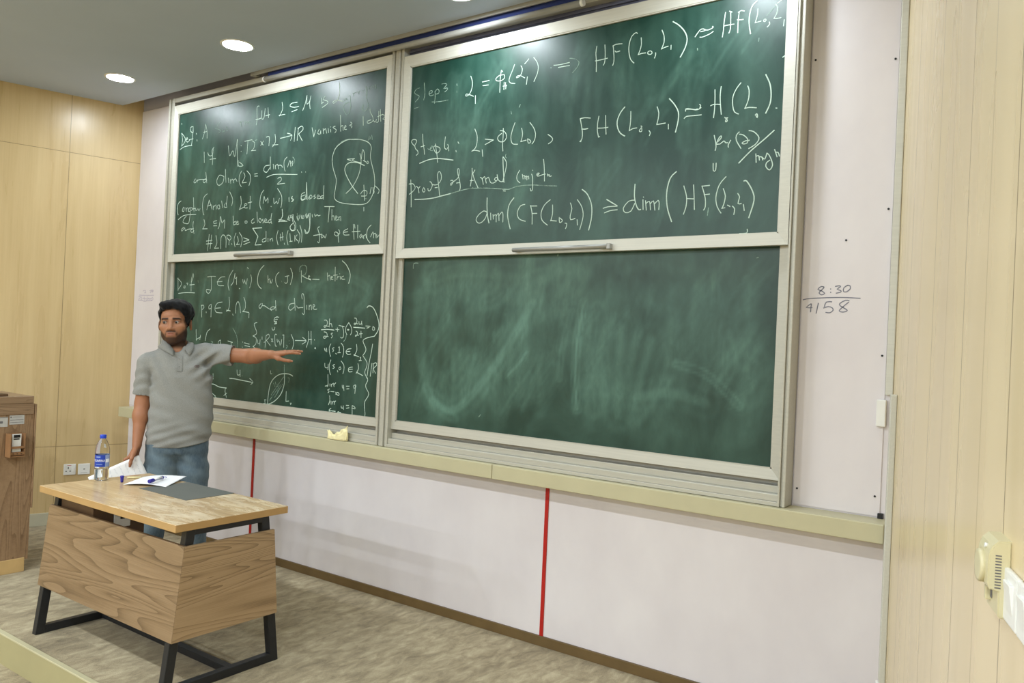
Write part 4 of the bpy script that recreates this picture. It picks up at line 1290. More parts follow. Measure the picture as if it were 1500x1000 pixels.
TX_LL = """n -2827,1972 -2819,1874
n -2832,1969 -2777,1930 -2814,1886
n -2739,1912 -2748,1897 -2728,1894 -2729,1912
n -2710,1929 -2695,1932 -2699,1918
n -2631,2002 -2648,1964 -2649,1917 -2647,1870
n -2631,2002 -2624,1981 -2650,1935
n -2669,1917 -2609,1920
n -2812,1853 -2715,1859 -2599,1857
f -2564,1949 -2561,1934
n -2447,1975 -2394,1979 -2347,1977
n -2399,1976 -2392,1916 -2396,1876 -2423,1853 -2450,1864 -2449,1882 -2396,1876
n -2234,1974 -2285,1969 -2320,1938 -2309,1912 -2243,1909
n -2325,1937 -2264,1940
n -2142,2020 -2179,1976 -2193,1920 -2176,1875
n -2117,1997 -2131,1936 -2156,1911
n -2117,1995 -2114,1958 -2093,1969
n -2095,1969 -2093,1917
n -2060,1889 -2051,1886
n -2024,1952 -2014,1924 -2002,1949
n -2002,1944 -1982,1916 -1972,1957
n -1935,1984 -1923,1946 -1941,1891
n -1978,2035 -1964,2028
b -1793,2047 -1834,2015 -1856,1967 -1847,1912 -1811,1886
n -1746,1976 -1739,1928
n -1740,1944 -1724,1954 -1717,1922
n -1719,1944 -1705,1922 -1694,1949
n -1628,1998 -1659,1970 -1656,1927 -1633,1898
f -1595,1932 -1593,1929
n -2503,1766 -2496,1677
n -2508,1760 -2484,1766 -2473,1749 -2496,1732
n -2444,1718 -2441,1709
n -2383,1773 -2411,1761 -2409,1738 -2381,1747 -2383,1767
n -2383,1767 -2381,1679
n -2253,1790 -2308,1782 -2336,1750 -2322,1717 -2247,1711
n -2329,1744 -2268,1748
n -2172,1825 -2164,1775 -2175,1735 -2197,1724
n -2197,1732 -2151,1727
n -2122,1705 -2115,1694
n -2087,1711 -2087,1770 -2066,1795 -2042,1764 -2031,1715
n -2002,1825 -1981,1787 -1982,1743 -2007,1724
n -2008,1725 -1937,1719
n -1934,1716 -1934,1681
n -1804,1783 -1828,1764 -1814,1748 -1794,1767 -1791,1783
n -1790,1767 -1765,1767 -1713,1746 -1663,1747 -1644,1768
n -1651,1805 -1642,1736
n -1644,1757 -1681,1762 -1705,1746 -1687,1736
n -1623,1694 -1651,1686 -1657,1662 -1628,1660
f -1646,1675 -1626,1678
n -1648,1647 -1628,1649
f -1596,1936 -1595,1934
n -1562,1967 -1523,1972
n -1538,1970 -1534,1933 -1551,1920 -1563,1928
n -1510,2022 -1488,1987 -1489,1951 -1504,1913
n -1399,2004 -1393,1927
f -1414,1997 -1416,2023 -1390,2040 -1355,2034 -1345,2006 -1358,1980 -1389,1970
n -1389,1970 -1349,1955 -1302,1941
n -1326,1959 -1311,1964 -1323,1970 -1326,1952 -1299,1946
n -1284,1946 -1219,1943
n -1144,1985 -1136,1937
n -1136,1962 -1121,1970 -1112,1939
n -1106,1952 -1091,1957 -1103,1964 -1105,1944 -1087,1942
n -1072,2021 -1068,1932
n -1085,1969 -1049,1971
n -1048,1961 -1051,1941
n -1048,1956 -1031,1961
n -1028,1978 -1027,1977
n -1020,1961 -1019,1943
n -991,1963 -1009,1956 -1004,1943 -979,1943
b -1009,2060 -971,2034 -937,1989 -931,1955 -942,1916
n -1456,1821 -1450,1790 -1443,1740
n -1454,1787 -1501,1779 -1511,1753 -1490,1740 -1448,1764
n -1429,1769 -1417,1756 -1390,1759 -1366,1759
n -1378,1816 -1384,1842 -1373,1852 -1360,1831 -1355,1770 -1348,1724 -1359,1713 -1368,1723
n -1329,1775 -1327,1747
n -1306,1775 -1304,1745
n -1305,1765 -1287,1778 -1281,1745
n -1267,1760 -1249,1771 -1265,1781 -1267,1755 -1244,1748 -1229,1751
n -2559,1582 -2550,1500
n -2499,1543 -2507,1509
n -2554,1507 -2498,1529
n -2385,1590 -2421,1565 -2438,1504
f -2365,1500 -2342,1497 -2363,1480
n -2250,1514 -2276,1503 -2274,1477 -2248,1487
n -2252,1511 -2248,1454
n -2163,1510 -2108,1502
n -2124,1502 -2118,1440
f -2111,1604 -2064,1549 -2049,1491 -2048,1440
n -1993,1510 -1990,1507
n -1994,1474 -1991,1471
n -1972,1504 -1915,1496
n -1966,1485 -1909,1479
n -1840,1650 -1870,1642 -1863,1619 -1841,1588 -1844,1569 -1879,1555
n -1879,1555 -1842,1540 -1844,1499 -1873,1482
n -1873,1482 -1847,1470 -1830,1449
n -1826,1531 -1819,1503 -1800,1510 -1798,1532
n -1798,1532 -1799,1494
n -1778,1552 -1776,1533
n -1755,1515 -1738,1519
n -1734,1563 -1737,1528 -1741,1481
n -1734,1560 -1710,1573 -1699,1554 -1732,1528
n -1727,1528 -1685,1495
n -1679,1543 -1658,1521
n -1661,1543 -1675,1521
n -1623,1572 -1642,1569 -1632,1497 -1617,1495
n -1616,1542 -1610,1520 -1596,1536
n -1589,1527 -1582,1502
n -1568,1540 -1571,1509
n -1547,1572 -1543,1489
n -1561,1571 -1547,1572
f -1518,1505 -1504,1499 -1517,1483
f -1492,1536 -1491,1533
f -1488,1518 -1487,1515
n -1472,1577 -1446,1538 -1444,1508 -1456,1480
n -1427,1539 -1323,1541
n -1356,1562 -1318,1539 -1357,1517
n -1300,1603 -1296,1549 -1315,1497
n -1275,1604 -1268,1520
n -1298,1549 -1265,1551
n -1239,1551 -1237,1547
n -1226,1501 -1235,1495 -1221,1492 -1226,1501
n -1607,1691 -1650,1687 -1653,1659 -1629,1656
n -1645,1673 -1621,1676
n -1652,1644 -1628,1647
n -1675,1618 -1669,1602 -1649,1606 -1646,1622
n -1151,1679 -1131,1680 -1121,1662 -1135,1636 -1151,1635 -1149,1644 -1109,1641
n -1103,1689 -1103,1636
n -1103,1654 -1085,1659 -1077,1637
b -1176,1617 -1115,1621 -1057,1618
n -1149,1604 -1126,1600 -1118,1579 -1137,1563 -1153,1566 -1147,1576 -1108,1575
n -1068,1598 -1084,1593 -1067,1580 -1079,1567
n -1041,1623 -1009,1622
n -1026,1634 -1024,1610
n -1014,1649 -964,1642
n -983,1646 -968,1614 -969,1575 -987,1570 -994,1574
n -925,1667 -948,1640 -949,1610 -936,1593
n -935,1623 -922,1619 -932,1628 -919,1624
n -925,1669 -898,1637 -895,1607 -905,1592
f -942,1593 -946,1567 -964,1549
n -875,1698 -859,1696 -852,1677 -866,1657 -875,1659 -873,1666 -842,1662
n -834,1677 -830,1660 -812,1665 -810,1680
n -809,1669 -806,1656
b -880,1640 -835,1639 -780,1637
n -857,1617 -842,1609 -847,1591 -858,1584 -859,1591 -831,1592
n -812,1618 -809,1577
n -826,1600 -799,1603
n -772,1651 -734,1650
n -762,1638 -742,1643
n -710,1650 -712,1629 -697,1627 -695,1640 -710,1650
b -768,1765 -754,1776 -724,1770 -699,1747 -672,1701 -659,1660 -667,1622 -694,1590
n -694,1590 -759,1577 -788,1563 -786,1546 -763,1513 -765,1492 -784,1470 -781,1462 -749,1429 -747,1404 -763,1365 -749,1340 -740,1328
n -1139,1498 -1128,1479 -1120,1504 -1115,1477
n -1080,1529 -1094,1505 -1088,1470 -1077,1448
n -1049,1506 -1065,1499 -1051,1489 -1060,1480
n -1031,1470 -1024,1466
n -1008,1508 -999,1513 -1000,1478
n -1012,1475 -987,1477
n -985,1537 -962,1514 -959,1475 -967,1449
n -893,1506 -926,1500 -938,1483 -921,1468 -894,1472
n -938,1485 -901,1488
n -846,1534 -841,1497 -863,1462
n -866,1468 -820,1458
n -810,1454 -804,1454 -806,1435
n -818,1434 -797,1436
n -706,1541 -714,1490 -726,1439 -735,1388 -741,1345
n -1129,1402 -1124,1375 -1098,1375
n -1096,1399 -1097,1361
n -1073,1426 -1086,1391 -1080,1351 -1070,1332
n -1036,1398 -1054,1392 -1034,1380 -1050,1373
n -1008,1362 -1004,1353
n -984,1387 -996,1378 -989,1367 -977,1375 -984,1387
n -978,1424 -951,1398 -949,1367 -957,1345
n -873,1391 -903,1385 -909,1370 -899,1359 -874,1363
n -909,1375 -872,1378
n -826,1415 -818,1387 -837,1354
n -835,1361 -779,1343
n -704,1423 -714,1343
n -692,1420 -692,1365
n -692,1420 -670,1429 -663,1413 -690,1390 -668,1364
n -740,1333 -733,1316 -749,1290 -745,1269 -722,1241 -724,1220 -751,1184 -752,1154 -744,1113 -746,1095
n -1095,1331 -1089,1259 -1100,1256
n -1116,1255 -1091,1263
n -1072,1273 -1070,1258
n -1059,1272 -1055,1256
n -1056,1267 -1040,1279 -1033,1258
n -1034,1271 -1018,1283
n -1073,1240 -1092,1232 -1075,1224 -1087,1215
n -1062,1225 -1030,1225
n -1015,1224 -1004,1210 -1014,1211 -1002,1223 -983,1218 -985,1205 -998,1208
n -958,1272 -954,1255 -942,1258 -946,1272
n -945,1268 -940,1240
n -920,1268 -893,1270
n -916,1251 -895,1254
n -839,1282 -856,1274 -852,1259 -835,1269 -837,1280
n -838,1280 -841,1228
n -1070,1198 -1065,1168 -1076,1139
n -1055,1164 -1052,1143
n -1045,1161 -1038,1146
n -1039,1157 -1027,1167 -1022,1145
n -1023,1158 -1011,1168
n -1052,1117 -1070,1106 -1051,1101 -1070,1098
n -1048,1102 -1010,1102
n -990,1098 -978,1103 -981,1095 -965,1100 -959,1095 -977,1095
n -959,1140 -955,1127 -942,1130
n -940,1143 -936,1120
n -913,1148 -891,1149
n -911,1130 -887,1135
n -860,1150 -857,1095
n -860,1150 -842,1147 -832,1133 -863,1135
n -2041,1309 -2034,1273 -2007,1277
n -2006,1309 -2002,1263
f -1979,1271 -1978,1269
b -2123,1243 -2076,1244 -1989,1239 -1857,1231
n -1893,1257 -1854,1234 -1879,1216
n -2323,1266 -2318,1226
b -2353,1188 -2307,1189 -2240,1174 -2154,1172
n -2340,1185 -2338,1140 -2347,1107
n -2336,1130 -2284,1104
n -2284,1109 -2283,1095 -2271,1097
n -2166,1169 -2169,1147 -2149,1104
n -2182,1116 -2148,1136
n -1670,1323 -1667,1302 -1654,1305
b -1727,1095 -1676,1095 -1612,1121 -1551,1172 -1521,1239 -1522,1308
f -1522,1308 -1527,1345 -1527,1372
b -1685,1095 -1685,1120 -1678,1182 -1664,1234 -1630,1274 -1575,1303 -1519,1312 -1469,1311 -1437,1301
n -1718,1122 -1713,1099
n -1722,1120 -1703,1121
n -1496,1194 -1495,1128
n -1495,1128 -1467,1132
n -1449,1120 -1445,1109 -1439,1121
f -1485,1285 -1471,1286 -1476,1256
f -1632,1241 -1612,1214
f -1614,1251 -1601,1215
f -1595,1239 -1587,1216
f -1577,1230 -1571,1203 -1588,1190
f -1651,1160 -1531,1289
f -1670,1117 -1556,1237
f -1614,1144 -1535,1243"""
TX_RL = """f 608,2047 611,2076
f -398,2000 -396,2030 -362,2031
f 140,1170 150,1182
f 1650,2010 1658,2012"""
SM_RL = [(a, b*1.5, c*0.72) for a, b, c in SM_RL] + rand_smears(31, 60, 'v', 0.09) + rand_smears(32, 34, 'd', 0.09)
chalkboard('left-hand double sliding green chalkboard covered in white chalk writing, behind the man', A0, 0.0322, 0.074, 0.0475,
           -2.04, -1.45, 2.117, SM_LU, SM_LL, TX_LU, TX_LL, 11)
chalkboard('right-hand double sliding green chalkboard with a wiped, smeared empty lower board', B0, 0.0, 0.0475, 0.032,
           0.365, 0.935, 2.078, SM_RU, SM_RL, TX_RU, TX_RL, 21)

# ------------------------------------------------------------------ chalk ledge under the boards
t = empty('chalk_ledge', (-0.61, 0, 0.857), 0, 'long cream chalk ledge running under both chalkboards', 'ledge')
mb = MB(); mb.box(-3.456+0.61, 0.30+0.61, -0.140, -0.001, 0.0, 0.077, 0.004); mb.build('rail', M['cream'], t)
mb = MB(); mb.box(0.303+0.61, 2.228+0.61, -0.140, -0.001, 0.0, 0.077, 0.004); mb.build('rail', M['cream'], t)
mb = MB(); mb.box(2.18+0.61, 2.20+0.61, -0.02, -0.002, 0.077, 0.098); mb.build('end_plug', M['black'], t, label='small black plug at the right end')
t.location.z = 0.857
# pale yellow chalk cloth crumpled on the ledge
def crumple():
    n, m = 34, 26
    rng = random.Random(5)
    V = []
    for j in range(m+1):
        for i in range(n+1):
            u, v = i/n, j/m
            # a folded cloth: tall peak at the right, bunched roll at the left
            top = 0.010 + 0.082*(u**1.25)
            a = v*math.pi
            x = (u-0.5)*0.172
            z = top*math.sin(a)**0.8
            y = -math.cos(a)*(0.011+0.003*(1-u))
            if u < 0.38:
                k = (0.38-u)/0.38
                z = (1-k)*z + k*(0.026+0.024*math.sin(a)**0.6*(1+0.3*math.sin(9*u+4*v)))*min(1, math.sin(a)*1.6)
            fold = 0.007*math.sin(22*u+9*v)*math.sin(a) + 0.005*math.sin(31*v-12*u)*math.sin(a)
            y -= fold*0.35; z += fold*0.6; x += 0.004*math.sin(17*v+5*u)
            if u > 0.93: y *= 0.35
            V.append((x, y, max(0.0, z)))
    F = []
    for j in range(m):
        for i in range(n):
            a = j*(n+1)+i
            F.append((a, a+1, a+n+2, a+n+1))
    me = bpy.data.meshes.new('chalk_cloth'); me.from_pydata(V, [], F)
    for p in me.polygons: p.use_smooth = True
    return me
o = link_mesh('chalk_cloth', crumple(), M['cloth'], None, (-0.905, -0.1285, 0.9362), -0.05,
              'crumpled pale yellow cloth lying on the chalk ledge', 'cloth')
so = o.modifiers.new('solid', 'SOLIDIFY'); so.thickness = 0.003

# ------------------------------------------------------------------ projector screen in the ceiling recess
t = empty('projector_screen', (-0.55, -0.10, ZC), 0, 'retracted projector screen in the ceiling slot above the chalkboards', 'projector screen')
mb = MB()
mb.box(-1.36, 2.76, -0.046, -0.034, -0.021, 0.13, 0.003)
mb.box(-1.36, 2.76, 0.02, 0.05, 0.020, 0.13, 0.003)
mb.box(-1.36, 2.76, -0.046, 0.05, 0.12, 0.135, 0.003)
mb.box(-1.385, -1.34, -0.046, 0.02, -0.021, 0.13, 0.008)
mb.build('housing', M['screen_white'], t)
mb = MB(); mb.box(-1.22, 1.26, -0.020, -0.016, -0.055, 0.11); mb.build('screen_fabric', M['navy'], t, label='dark blue edge of the rolled screen')
mb = MB(); mb.tube([(-1.235, -0.03, -0.062), (1.272, -0.03, -0.066)], 0.0165, 20); tb = mb.build('weight_bar', M['screen_white'], t)
for xx, zz_ in ((-1.235, -0.062), (1.272, -0.066)):
    mb = MB(); s = -1 if xx < 0 else 1
    mb.tube([(xx, -0.03, zz_), (xx+s*0.004, -0.03, zz_), (xx+s*0.016, -0.03, zz_)], [0.0185, 0.0195, 0.017], 20)
    mb.build('end_cap', M['plastic_white'], tb)

# ------------------------------------------------------------------ ceiling downlights
def downlight(x, y, label, group, mat, z=ZC, r=0.088):
    t = empty('recessed_downlight', (x, y, z), 0, label, 'ceiling light', group)
    mb = MB(); mb.lathe([(r, -0.0005), (r, -0.004), (r+0.004, -0.006), (r+0.014, -0.0045), (r+0.017, -0.0005)], 40, capb=False, capt=False)
    mb.build('trim_ring', M['plastic_white'], t)
    mb = MB(); mb.lathe([(r, -0.0035), (r*0.5, -0.0037), (0.001, -0.0038)], 40, capb=False, capt=True)
    me = mb.mesh('diffuser')
    link_mesh('diffuser', me, mat, t)
    return t
downlight(-2.904, -0.544, 'round white ceiling light nearest the left wall', 'front row of ceiling lights', M['lamp_front'])
downlight(-1.549, -0.524, 'round white ceiling light above the left chalkboard, middle of the three', 'front row of ceiling lights', M['lamp_front'])
downlight(0.160, -0.420, 'round white ceiling light cut off by the top edge of the picture', 'front row of ceiling lights', M['lamp_front'])
downlight(1.520, -0.500, 'round ceiling light above the right chalkboard outside the picture', 'front row of ceiling lights', M['lamp_front'])
for k, (y, xs) in enumerate(((-3.8, (-3.6, -2.2, -0.8, 0.6, 2.0)), (-7.3, (-4.2, -2.4, -0.6, 1.2, 3.0)), (-10.8, (-4.2, -2.4, -0.6, 1.2, 3.0)))):  # farthest row is added, unseen, to send more light onto the board wall
    for x in xs:
        downlight(x, y, 'round ceiling light in the hall behind the viewer', 'ceiling lights in the hall', M['lamp_hall%d' % k], ZC, 0.10)

# ------------------------------------------------------------------ teacher's desk
DX, DY, DW, DD = -1.475, -1.614, 1.218, 0.590
desk = empty('office_desk', (DX, DY, 0), 0, 'wooden office desk with black steel legs standing in front of the man', 'desk')
mb = MB(); mb.box(0, DW, 0, DD, 0.7165, 0.750, 0.0015, seg=1)
tt = mb.mesh('tabletop')
tt.materials.append(M['oak_top']); tt.materials.append(M['edge_band'])
for p in tt.polygons: p.material_index = 0 if p.normal.z > 0.5 else 1
o = bpy.data.objects.new('tabletop', tt); COL.objects.link(o); o.parent = desk
def slab(name, pts, th, nrm, mat):
    """pts: 4 corners of the outer face; thickness goes inwards along -nrm"""
    n = Vector(nrm).normalized()*th
    mb = MB()
    a = [Vector(p) for p in pts]; b = [p-n for p in a]
    mb.hexa([a[0], a[1], b[1], b[0], a[3], a[2], b[2], b[3]], 0.0012, seg=1)
    bmesh.ops.recalc_face_normals(mb.bm, faces=mb.bm.faces)
    return mb.build(name, mat, desk)
y_top, y_bot, z_top, z_bot = 0.054, 0.012, 0.645, 0.240
slab('front_panel', [(0.000, y_bot, z_bot), (1.2045, y_bot, z_bot), (1.2045, y_top, z_top), (0.000, y_top, z_top)], 0.016, (0, -1, -0.1), M['walnut'])
slab('end_panel', [(1.205, y_bot+0.002, z_bot), (1.205, 0.562, z_bot), (1.205, 0.527, z_top), (1.205, y_top+0.002, z_top)], 0.016, (1, 0, 0), M['walnut_side_lit'])
slab('end_panel', [(0.002, 0.562, z_bot), (0.002, y_bot+0.018, z_bot), (0.002, y_top+0.018, z_top), (0.002, 0.527, z_top)], 0.016, (-1, 0, 0), M['walnut_side_lit'])
def leg_frame(x0, x1):
    mb = MB()
    w = 0.044
    def post(yb, yt):
        mb.hexa([(x0, yb, 0), (x1, yb, 0), (x1, yb+w, 0), (x0, yb+w, 0), (x0, yt, 0.7165), (x1, yt, 0.7165), (x1, yt+w, 0.7165), (x0, yt+w, 0.7165)], 0.002, seg=1)
    post(-0.012, 0.075); post(0.552, 0.462)
    mb.box(x0+0.001, x1-0.001, 0.02, 0.56, 0.0, 0.040, 0.002, seg=1)
    mb.box(x0+0.001, x1-0.001, 0.08, 0.50, 0.684, 0.716, 0.002, seg=1)
    for y in (0.01, 0.57): mb.box(x0+0.006, x1-0.006, y-0.012, y+0.012, -0.0, 0.006)
    return mb.build('leg_frame', M['black_metal'], desk, label='black steel trapezoid leg frame')
leg_frame(1.150, 1.186); leg_frame(0.018, 0.054)
mb = MB(); mb.box(0.054, 1.150, 0.325, 0.365, 0.004, 0.036, 0.002, seg=1); mb.build('cross_bar', M['black_metal'], desk)
mb = MB(); mb.box(0.054, 1.150, 0.47, 0.50, 0.684, 0.714, 0.002, seg=1); mb.build('top_rail', M['black_metal'], desk)
ped = MB(); ped.box(0.058, 0.375, 0.085, 0.355, 0.34, 0.7155, 0.002, seg=1)
ped = ped.build('pedestal', M['dark_wood'], desk, label='dark brown pedestal under the desktop')
mb = MB(); mb.box(0.3755, 0.381, 0.190, 0.276, 0.565, 0.651, 0.004); sp = mb.build('socket_plate', M['plastic_white'], ped, label='white socket plate')
mb = MB(); mb.box(0.3811, 0.3825, 0.222, 0.246, 0.606, 0.622, 0.001); mb.build('slot', M['black'], ped)

# grey desk mat
mb = MB(); 
pts = [(-1.079, -1.308), (-0.672, -1.272), (-0.674, -1.020), (-1.096, -1.026)]
pts = [(-1.092, -1.302), (-0.676, -1.302), (-0.676, -1.026), (-1.092, -1.026)]
mb = MB(); mb.box(-0.208, 0.208, -0.138, 0.138, 0.0, 0.002, 0.0008, seg=1)
mb.build('desk_mat', M['mat_grey'], None, loc=(-0.884, -1.164, 0.7502), label='flat grey rectangular mat on the desktop', cat='desk mat')

# ------------------------------------------------------------------ things on the desk
def sheet(name, w, h, n, m, fn, mat):
    V, F = [], []
    for j in range(m+1):
        for i in range(n+1):
            V.append(fn(i/n, j/m))
    for j in range(m):
        for i in range(n):
            a = j*(n+1)+i
            F.append((a, a+1, a+n+2, a+n+1))
    me = bpy.data.meshes.new(name); me.from_pydata(V, [], F)
    for p in me.polygons: p.use_smooth = True
    o = link_mesh(name, me, mat)
    s = o.modifiers.new('thin', 'SOLIDIFY'); s.thickness = 0.0004; s.offset = 1
    return o
# loose sheets: corners P(left front) Q(right front) R(right back) S(left back)
Pq = [Vector((-1.228, -1.312, 0)), Vector((-1.030, -1.195, 0)), Vector((-1.165, -0.985, 0)), Vector((-1.372, -1.112, 0))]
cen = sum(Pq, Vector((0, 0, 0)))/4
def sheet_fn(lift, twist):
    def fn(u, v):
        p = Pq[0]*(1-u)*(1-v)+Pq[1]*u*(1-v)+Pq[2]*u*v+Pq[3]*(1-u)*v - cen
        c, s = math.cos(twist), math.sin(twist)
        x, y = p.x*c-p.y*s, p.x*s+p.y*c
        z = lift + 0.014*math.sin(math.pi*min(1, max(0, u)))*(0.35+0.65*v) + 0.016*(u**3)*v + 0.010*math.sin(math.pi*u)*(1-v)*0.5
        return (x, y, z)
    return fn
o = sheet('paper_sheet', 0, 0, 20, 14, sheet_fn(0.0012, 0.02), M['paper'])
o.location = (cen.x, cen.y, 0.7515); setprops(o, 'curled white paper sheet lying on the desk under the marker pen', 'paper', 'paper sheets')
# whiteboard marker lying on the sheet: blue cap, white barrel, blue tail with clip
mk = empty('marker_pen', (-1.137, -1.180, 0.7780), math.atan2(0.167, -0.094), 'white marker pen with blue cap lying on the paper', 'marker pen')
def xt(mb, x0, x1, r0, r1, n=18): return mb.tube([(x0, 0, 0), (x1, 0, 0)], [r0, r1], n)
mb = MB(); xt(mb, -0.030, 0.050, 0.0085, 0.0085); mb.build('barrel', M['plastic_white'], mk)
mb = MB(); mb.tube([(-0.072, 0, 0), (-0.070, 0, 0), (-0.034, 0, 0), (-0.030, 0, 0)], [0.008, 0.0100, 0.0105, 0.0095], 18); mb.build('cap', M['navy_cap'], mk, label='dark blue cap')
mb = MB(); mb.tube([(0.050, 0, 0), (0.058, 0, 0), (0.064, 0, 0)], [0.0087, 0.0087, 0.006], 18); mb.build('tail_plug', M['navy_cap'], mk, label='dark blue tail plug')
mb = MB(); mb.tube([(0.080+0.010*math.cos(a), 0.010*math.sin(a), -0.002) for a in [i*math.pi/10-1.9 for i in range(13)]], 0.0016, 8); mb.build('ring', M['navy_cap'], mk)
mb = MB(); mb.box(-0.028, 0.046, -0.0092, -0.0086, -0.0015, 0.0015); mb.build('stripe', M['navy_cap'], mk)
# small blue pen cap standing upright
mb = MB(); mb.lathe([(0.0062, 0.0), (0.0072, 0.004), (0.0085, 0.020), (0.0100, 0.030), (0.0100, 0.034), (0.004, 0.036)], 18)
mb.build('pen_cap', M['navy_cap'], None, loc=(-1.305, -1.276, 0.7502), label='small violet-blue pen cap standing upright on the desk between bottle and paper', cat='pen cap')
# stick of chalk beyond the sheet, near the back edge
mb = MB(); mb.tube([(-0.034, 0, 0.005), (0.034, 0, 0.005)], [0.0048, 0.0052], 12)
mb.build('chalk_stick', M['cloth'], None, loc=(-1.372, -1.172, 0.7502), rotz=1.0, label='thin pale chalk stick on the desk left of the curled paper', cat='chalk')

# water bottle
bt = empty('water_bottle', (-1.504, -1.286, 0.7502), 0, 'clear plastic water bottle with blue cap and blue label', 'bottle')
bt.location.x = -1.4365; bt.location.y = -1.318
prof = [(0.020, 0.0), (0.030, 0.001), (0.0345, 0.006), (0.0360, 0.014), (0.0352, 0.022), (0.0362, 0.030), (0.0350, 0.046), (0.0362, 0.056), (0.0362, 0.066),
        (0.0355, 0.072), (0.0355, 0.140), (0.0362, 0.148), (0.0360, 0.160), (0.0335, 0.176), (0.0280, 0.194), (0.0205, 0.210), (0.0150, 0.218), (0.0132, 0.222), (0.0132, 0.236)]
mb = MB(); mb.lathe(prof, 40); mb.build('shell', M['pet'], bt)
wprof = [(0.0185, 0.002)] + [(r-0.0018, z) for r, z in prof[1:] if 0.002 < z < 0.062] + [(0.034, 0.062)]
mb = MB(); mb.lathe(wprof, 40); mb.build('water', M['water'], bt)
mb = MB(); mb.lathe([(0.0148, 0.224), (0.0160, 0.226), (0.0160, 0.240), (0.0150, 0.243), (0.004, 0.2435)], 32); mb.build('cap', M['blue_cap'], bt, label='blue screw cap')
lb = MB()
ang_c = math.atan2(CAM_POS.y-bt.location.y, CAM_POS.x-bt.location.x)
def arc_strip(mb, r, a0, a1, z0, z1, n=30, mi=0):
    rows = [[mb.bm.verts.new((r*math.cos(a0+(a1-a0)*i/n), r*math.sin(a0+(a1-a0)*i/n), z)) for i in range(n+1)] for z in (z0, z1)]
    for i in range(n):
        f = mb.bm.faces.new((rows[0][i], rows[0][i+1], rows[1][i+1], rows[1][i])); f.smooth = True; f.material_index = mi
arc_strip(lb, 0.0359, ang_c-2.6, ang_c+0.42, 0.074, 0.138)
label_o = lb.build('label', M['label_blue'], bt)
lb = MB(); arc_strip(lb, 0.0359, ang_c+0.42, ang_c+3.68, 0.074, 0.138); lb.build('label_back', M['label_pale'], bt)
def text_mesh(body, size):
    cu = bpy.data.curves.new('txt', 'FONT'); cu.body = body; cu.size = size; cu.align_x = 'LEFT'; cu.resolution_u = 3
    ob = bpy.data.objects.new('txt', cu); COL.objects.link(ob)
    dg = bpy.context.evaluated_depsgraph_get()
    me = bpy.data.meshes.new_from_object(ob.evaluated_get(dg))
    bpy.data.objects.remove(ob); bpy.data.curves.remove(cu)
    return me
tm = text_mesh('AQUAFINA', 0.0175)
tm.materials.clear()
xs = [v.co.x for v in tm.vertices]; wtxt = max(xs)
for v in tm.vertices:
    a = ang_c + 0.40 - (wtxt-v.co.x)/0.0361*0.80
    z = 0.102 + v.co.y
    v.co = (0.0361*math.cos(a), 0.0361*math.sin(a), z)
link_mesh('label_text', tm, M['print_white'], label_o)
lb = MB()
arc_strip(lb, 0.0360, ang_c-0.9, ang_c-0.25, 0.124, 0.130, 12)
lb.build('label_print', M['label_pale'], label_o)
lb = MB()
arc_strip(lb, 0.0360, ang_c-0.9, ang_c+0.05, 0.086, 0.089, 16)
lb.build('label_print', M['label_pale'], label_o)
lb = MB(); arc_strip(lb, 0.0360, ang_c+0.5, ang_c+1.2, 0.098, 0.116, 12); lb.build('label_panel', M['print_white'], label_o)

# ------------------------------------------------------------------ lectern at the left edge
lc = empty('lectern', (-2.586, -1.36, 0), 0, 'tall brown wood-grain lectern cut off by the left edge', 'lectern')
# its visible side lies in the plane x = -2.586, far edge at y = -1.155
mb = MB(); mb.box(-0.52, -0.001, -0.34, 0.200, 0.075, 1.000, 0.002, seg=1); mb.build('cabinet', M['walnut_vert'], lc)
mb = MB(); mb.box(-0.54, 0.004, -0.36, 0.178, 0.0, 0.088, 0.003); mb.build('plinth', M['plinth'], lc, label='pale wooden plinth')
mb = MB(); mb.box(-0.53, 0.005, -0.35, 0.196, 0.998, 1.066, 0.002, seg=1); mb.box(-0.53, 0.007, -0.35, 0.190, 1.067, 1.112, 0.002, seg=1); mb.build('top_rail', M['walnut_top'], lc)
mb = MB(); mb.box(-0.012, 0.010, 0.2005, 0.2085, 0.40, 1.062, 0.001, seg=1); mb.build('edge_strip', M['walnut_vert'], lc)
mb = MB(); mb.box(-0.50, -0.02, -0.30, 0.05, 1.112, 1.128, 0.004); mb.build('reading_top', M['dark_wood'], lc)
def sticker(y0, y1, z0, z1, rows, label):
    t = empty('paper_label', (-2.586, -1.36+(y0+y1)/2, (z0+z1)/2), 0, label, 'label')
    a, b = (y1-y0)/2, (z1-z0)/2
    mb = MB(); mb.box(-0.001, 0.0008, -a, a, -b, b); mb.build('sheet', M['sticker'], t)
    mb = MB()
    for (u0, u1, v0, v1) in rows: mb.box(0.0008, 0.0012, -a+2*a*u0, -a+2*a*u1, -b+2*b*v0, -b+2*b*v1)
    mb.build('print', M['grey_print'], t)
sticker(-0.018, 0.045, 0.925, 0.985, ((0.2, 0.55, 0.35, 0.6), (0, 1, 0.93, 0.97)), 'grey label with one dark mark, left of two on the lectern')
sticker(0.055, 0.140, 0.937, 0.994, ((0.04, 0.14, 0.72, 0.88), (0.2, 0.85, 0.78, 0.82), (0.04, 0.95, 0.46, 0.51), (0.04, 0.95, 0.2, 0.24)), 'grey label with printed lines, right of two on the lectern')
bx = empty('remote_holder', (-2.584, -1.36+0.085, 0.740), 0, 'small wooden wall box holding a white card on the lectern', 'holder box')
mb = MB()
mb.box(0.0, 0.006, -0.052, 0.045, 0.0, 0.145)                     # back
mb.box(0.0, 0.075, -0.052, -0.046, 0.0, 0.145, 0.001)             # near cheek
mb.box(0.0, 0.055, 0.039, 0.045, 0.0, 0.145, 0.001)
